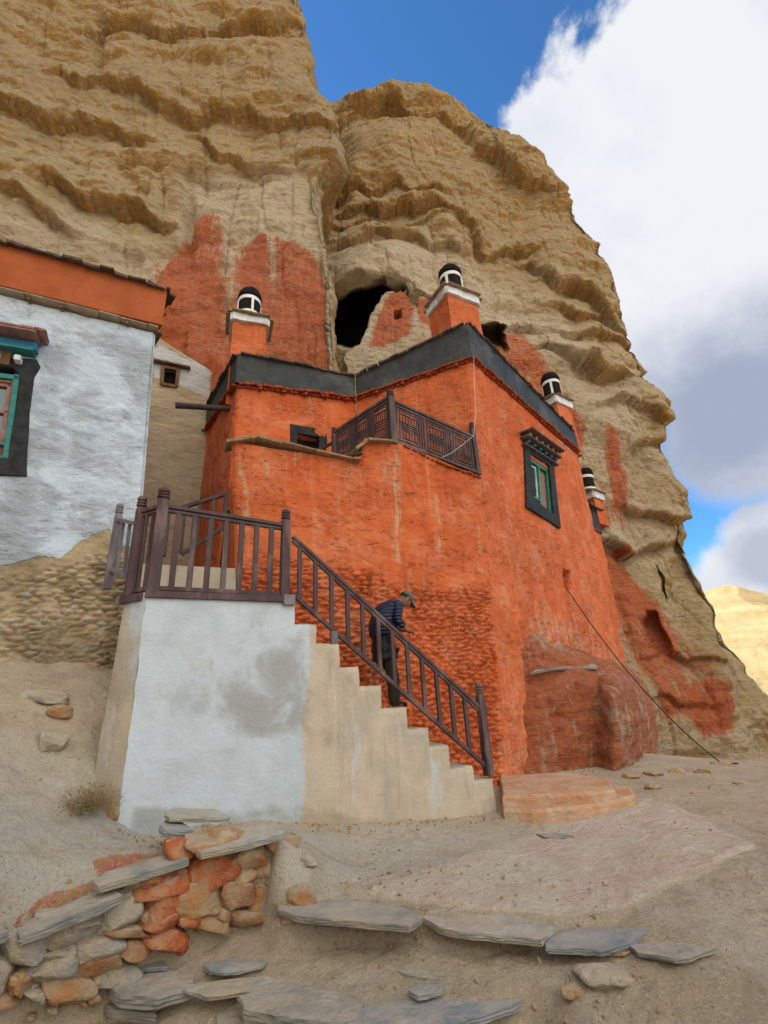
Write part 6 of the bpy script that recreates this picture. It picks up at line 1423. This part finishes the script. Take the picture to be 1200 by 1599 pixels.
# cables
def cable(name, pts, r, mat, label):
    P = [Vector(p) for p in pts]; cu = bpy.data.curves.new(name, 'CURVE'); cu.dimensions = '3D'; s = cu.splines.new('POLY'); s.points.add(len(P)-1)
    for q, p in zip(s.points, P): q.co = (*p, 1)
    cu.bevel_depth = r; cu.bevel_resolution = 2; o = bpy.data.objects.new(name, cu); me = bpy.data.meshes.new_from_object(o); 
    bpy.data.objects.remove(o); return tag(link(name, me, mat), label, 'cable')
ca, cb_ = WC.px(888, 918)-WC.n*.05, on_ground(1128, 1194)+[0, 0, .02]; kn = []
for t in np.linspace(0, 1, 30):
    p = lerp(ca, cb_, t); p[2] -= .42*4*t*(1-t); kn.append(p)
kn.append(cb_+[.25, -.1, .0])
cable('black_cable', kn, .013, BLACK, 'long black cable sagging from the vent hole down to the ground at right')
wq = [K1b+WC.n*.10+[0, 0, .02], WC.px(736, 600)+WC.n*.09, WC.px(739, 640)+WC.n*.08, e0+[0, -.08, .95], WB.px(728, 690)+WB.n*.04, WB.px(705, 708)+WB.n*.04, WB.px(688, 716)+WB.n*.04]
cable('white_wire', wq, .0035, CLOTHW, 'thin white wire hanging down the corner of the temple to the lattice railing')
wq = [KIt2+[.03, -.2, 0], KIb+[.03, -.26, 0], KIb+[.04, -.14, -.5], KIb+[.05, -.12, -1.1]]
cable('yellow_wire', wq, .006, simple('yellow_wire', (0.5, 0.42, 0.15), None, 5, .6, .3, 0, 0), 'thin yellowish wire dangling in the inner corner of the parapet')
# ------------------------------------------------------------------ person stooping over the handrail
PP = Pl(STP.P0-STP.n*.36, 63)
def J(x, y, o=0.0): p = PP.px(x, y)+PP.n*o; return tuple(p)
def skin(name, V, Eg, mat, parent, sub=2, root=0):
    bm = bmesh.new(); ly = bm.verts.layers.skin.verify()
    vs = []
    for i, (p, r_) in enumerate(V):
        v = bm.verts.new(p); rr_ = r_ if isinstance(r_, tuple) else (r_, r_); v[ly].radius = rr_; v[ly].use_root = (i == root); vs.append(v)
    for a, b in Eg: bm.edges.new((vs[a], vs[b]))
    me = bpy.data.meshes.new(name); bm.to_mesh(me); bm.free()
    o = bpy.data.objects.new(name, me); COL.objects.link(o)
    m1 = o.modifiers.new('s', 'SKIN'); m1.use_smooth_shade = True; m2 = o.modifiers.new('u', 'SUBSURF'); m2.levels = m2.render_levels = sub
    bpy.context.view_layer.update(); dg = bpy.context.evaluated_depsgraph_get()
    me2 = bpy.data.meshes.new_from_object(o.evaluated_get(dg)); bpy.data.objects.remove(o); smooth(me2, True)
    return link(name, me2, mat, parent)
SKINM = simple('weathered_skin', (0.26, 0.135, 0.085), (0.20, 0.10, 0.062), 20, .55, .35, .002, .3)
JBLUE = simple('navy_puffer_jacket', (0.005, 0.016, 0.055), (0.003, 0.008, 0.024), 12, .45, .45, .01, .5)
wn = nn(JBLUE.node_tree, 'ShaderNodeTexWave'); wn.bands_direction = 'Z'; wn.inputs['Scale'].default_value = 6.0; wn.inputs['Distortion'].default_value = 1.2
JBLUE.node_tree.links.new([n for n in JBLUE.node_tree.nodes if n.type == 'TEX_COORD'][0].outputs['Object'], wn.inputs['Vector'])
bump(JBLUE.node_tree, JBLUE.node_tree.nodes['Principled BSDF'], wn.outputs['Fac'], .015, 1.0)
JBLK = simple('black_long_coat', (0.005, 0.006, 0.009), (0.010, 0.012, 0.015), 12, .55, .35, .01, .5)
CAMO = simple('dark_camouflage_cloth', (0.022, 0.024, 0.014), (0.045, 0.042, 0.026), 14, .85, .15, .004, .4, c3=(0.085, 0.08, 0.055), det=2)
CAPM = simple('patterned_cap_cloth', (0.13, 0.11, 0.13), (0.07, 0.10, 0.035), 34, .85, .15, .003, .4, c3=(0.20, 0.09, 0.10), det=2)
VISM = simple('grey_blue_visor', (0.12, 0.135, 0.165), (0.08, 0.09, 0.11), 14, .8, .2, .003, .3)
BOOT = simple('black_boots', (0.012, 0.011, 0.010), None, 14, .6, .3, .003, .3)
feetz = szs[4][1]-.02
pr = thing('person', 'person in a navy puffer jacket and cap stooping over the stair handrail', 'person', tuple(zat(PP.px(615, 1100), feetz)))
def JZ(x, y, o, z): p = np.array(J(x, y, o)); p[2] = z; return tuple(p)
# body: one surface, pelvis root
V = [(J(600, 1014), .115), (J(597, 988), .105), (J(604, 962), .12), (J(616, 946), .09), (J(624, 940), .052), (J(629, 937), .055),
     (J(603, 1020, .085), .085), (J(609, 1056, .09), .062), (J(609, 1090, .09), .045), (JZ(610, 1098, .09, feetz+.05), .04), (JZ(625, 1098, .10, feetz+.04), .035),
     (J(603, 1020, -.085), .085), (J(620, 1054, -.09), .062), (J(622, 1090, -.09), .045), (JZ(623, 1098, -.09, feetz+.05), .04), (JZ(638, 1098, -.1, feetz+.04), .035),
     (J(614, 948, .17), .062), (J(611, 972, .20), .046), (J(623, 983, .20), .036), (J(629, 988, .19), .036),
     (J(614, 948, -.17), .062), (J(614, 974, -.12), .046), (J(624, 983, .04), .036), (J(630, 987, .08), .036)]
Eg = [(0, 1), (1, 2), (2, 3), (3, 4), (4, 5), (0, 6), (6, 7), (7, 8), (8, 9), (9, 10), (0, 11), (11, 12), (12, 13), (13, 14), (14, 15), (3, 16), (16, 17), (17, 18), (18, 19), (3, 20), (20, 21), (21, 22), (22, 23)]
# fingers curl down over the rail, thumbs leave the side of the palm
for w_i, oo in ((19, .19), (23, .08)):
    base = np.array(V[w_i][0])
    for k, L in enumerate((.070, .080, .075, .060)):
        a = base+STP.d*.02+STP.n*(.028-.018*k); b_ = a+STP.d*L*.5+np.array([0, 0, -.006]); c_ = b_+STP.d*L*.25+np.array([0, 0, -L*.35]); n0 = len(V)
        V += [(tuple(a), .0095), (tuple(b_), .009), (tuple(c_), .008)]; Eg += [(w_i, n0), (n0, n0+1), (n0+1, n0+2)]
    a = base+STP.n*.035+STP.d*-.01; b_ = a+STP.d*.035+np.array([0, 0, -.02]); n0 = len(V); V += [(tuple(a), .011), (tuple(b_), .009)]; Eg += [(w_i, n0), (n0, n0+1)]
body = skin('body', V, Eg, SKINM, pr)
# head joined into the same mesh
def head():
    bm = bmesh.new(); bmesh.ops.create_uvsphere(bm, u_segments=28, v_segments=20, radius=1.0)
    f = unit(STP.d*.72+np.array([0, 0, -.70])); u_ = unit(STP.d*.70+np.array([0, 0, .72])); s_ = unit(np.cross(f, u_)); c = np.array(J(634, 936))
    for v in bm.verts:
        x, y, z = v.co                                   # x: face direction, z: crown
        X_ = .112*x; Y_ = .086*y; Z_ = .132*z
        if z < 0: Y_ *= 1-.22*z*z; X_ *= 1-.12*z*z
        nose = math.exp(-((y/.17)**2)-((z+.12)/.20)**2)*max(0, x); X_ += .026*nose
        X_ += -.012*math.exp(-((abs(y)-.34)/.16)**2-((z-.05)/.12)**2)*max(0, x)      # eye sockets
        X_ += .008*math.exp(-((y/.3)**2)-((z+.52)/.09)**2)*max(0, x)                  # lips
        X_ += .012*math.exp(-((y/.3)**2)-((z+.86)/.16)**2)*max(0, x)                  # chin
        Y_ += math.copysign(.018, y)*math.exp(-((abs(y)-1)/.12)**2-((z+.02)/.22)**2-((x+.05)/.18)**2)  # ears
        v.co = Vector(c+f*X_+s_*Y_+u_*Z_)
    me = bpy.data.meshes.new('h'); bm.to_mesh(me); bm.free(); return me, c, f, u_, s_
hm, hc_, hf, hu, hs_ = head()
bm = bmesh.new(); bm.from_mesh(body.data); bm.from_mesh(hm); bm.to_mesh(body.data); bm.free(); smooth(body.data, True)
# hair, cap with visor
def dome(name, rx, ry, rz, zc, mat, par, up_=0):
    bm = bmesh.new(); bmesh.ops.create_uvsphere(bm, u_segments=24, v_segments=16, radius=1.0)
    bmesh.ops.delete(bm, geom=[v for v in bm.verts if v.co.z < zc], context='VERTS')
    for v in bm.verts: v.co = Vector(hc_+hf*(v.co.x*rx)+hs_*(v.co.y*ry)+hu*(v.co.z*rz))
    return build(name, bm, mat, par, sm=True)
HAIR = simple('black_hair', (0.012, 0.010, 0.009), None, 30, .6, .3, .003, .3)
hr = dome('hair', .116, .091, .134, -.25, HAIR, pr); 
bm2 = bmesh.new(); bm2.from_mesh(hr.data); bmesh.ops.delete(bm2, geom=[v for v in bm2.verts if (Vector(v.co)-Vector(hc_)).dot(Vector(hf)) > .045 and (Vector(v.co)-Vector(hc_)).dot(Vector(hu)) < .06], context='VERTS'); bm2.to_mesh(hr.data); bm2.free()
cp = dome('cap', .130, .104, .155, .16, CAPM, pr)
bm = NB(); n_ = 14; rows = []
for i in range(n_+1):
    a = -1.15+2.3*i/n_; p0 = hc_+hf*(.124*math.cos(a))+hs_*(.100*math.sin(a))+hu*.028; ext = .085*math.cos(a*.95); p1 = p0+hf*ext+hu*(-.014-.02*abs(math.sin(a)))
    rows.append([bm.verts.new(tuple(q)) for q in (p0, p1, p1+hu*.007, p0+hu*.008)])
for a, b in zip(rows, rows[1:]):
    for k in range(4): bm.faces.new([a[k], b[k], b[(k+1) % 4], a[(k+1) % 4]])
bm.faces.new(rows[0]); bm.faces.new(rows[-1][::-1]); build('visor', bm, VISM, cp, sm=False)
# clothes
def chain(pts, r0, r1, n, puff=0.0):
    out_ = []; pts = [np.array(p) for p in pts]; k = len(pts)-1
    for i in range(n):
        t = i/(n-1)*k; j = min(int(t), k-1); f = t-j; r_ = r0+(r1-r0)*i/(n-1); out_.append((tuple(pts[j]*(1-f)+pts[j+1]*f), r_*(1+puff*(1 if i % 2 else -1))))
    return out_
tor = [(J(599, 996), .235), (J(596, 987), .205), (J(596, 979), .235), (J(598, 971), .205), (J(601, 963), .230), (J(605, 956), .195), (J(611, 950), .190), (J(619, 945), .12)]
V = list(tor); Eg = [(i, i+1) for i in range(len(tor)-1)]
for pts in ([J(614, 948, .17), J(611, 971, .21), J(622, 982, .20)], [J(614, 948, -.17), J(614, 973, -.13), J(623, 978, .03)]):
    ch = chain(pts, .088, .056, 9, .09); n0 = len(V); V += ch; Eg += [(6, n0)]+[(n0+i, n0+i+1) for i in range(len(ch)-1)]
skin('jacket', V, Eg, JBLUE, pr)
cv = [(J(600, 988), (.175, .175)), (J(599, 998), (.205, .19)), (J(599, 1005), (.19, .18)), (J(600, 1013), (.235, .215)), (J(601, 1020), (.20, .19)), (J(602, 1028), (.245, .22)), (J(603, 1034), (.20, .19))]
skin('coat_skirt', cv, [(i, i+1) for i in range(len(cv)-1)], JBLK, pr)
V = [(J(602, 1016), .14)]; Eg = []
for pts in ([J(603, 1024, .09), J(609, 1056, .095), J(610, 1099, .09)], [J(605, 1024, -.09), J(620, 1054, -.095), J(623, 1099, -.09)]):
    ch = chain(pts, .112, .072, 7, .03); n0 = len(V); V += ch; Eg += [(0, n0)]+[(n0+i, n0+i+1) for i in range(len(ch)-1)]
skin('trousers', V, Eg, CAMO, pr)
for (x, o_) in ((609, .09), (622, -.09)):
    a = np.array(JZ(x, 1098, o_, feetz+.07)); skin('boot', [(tuple(a+[0, 0, .06]), .06), (tuple(a), .062), (tuple(a+STP.d*.10+[0, 0, -.02]), (.05, .045)), (tuple(a+STP.d*.20+[0, 0, -.03]), (.045, .035))], [(0, 1), (1, 2), (2, 3)], BOOT, pr, 1)
skin('scarf', [(J(619, 944), .085), (J(625, 940), .075)], [(0, 1)], simple('grey_green_scarf', (0.07, 0.09, 0.075), (0.12, 0.13, 0.10), 16, .9, .1, .004, .4), pr)
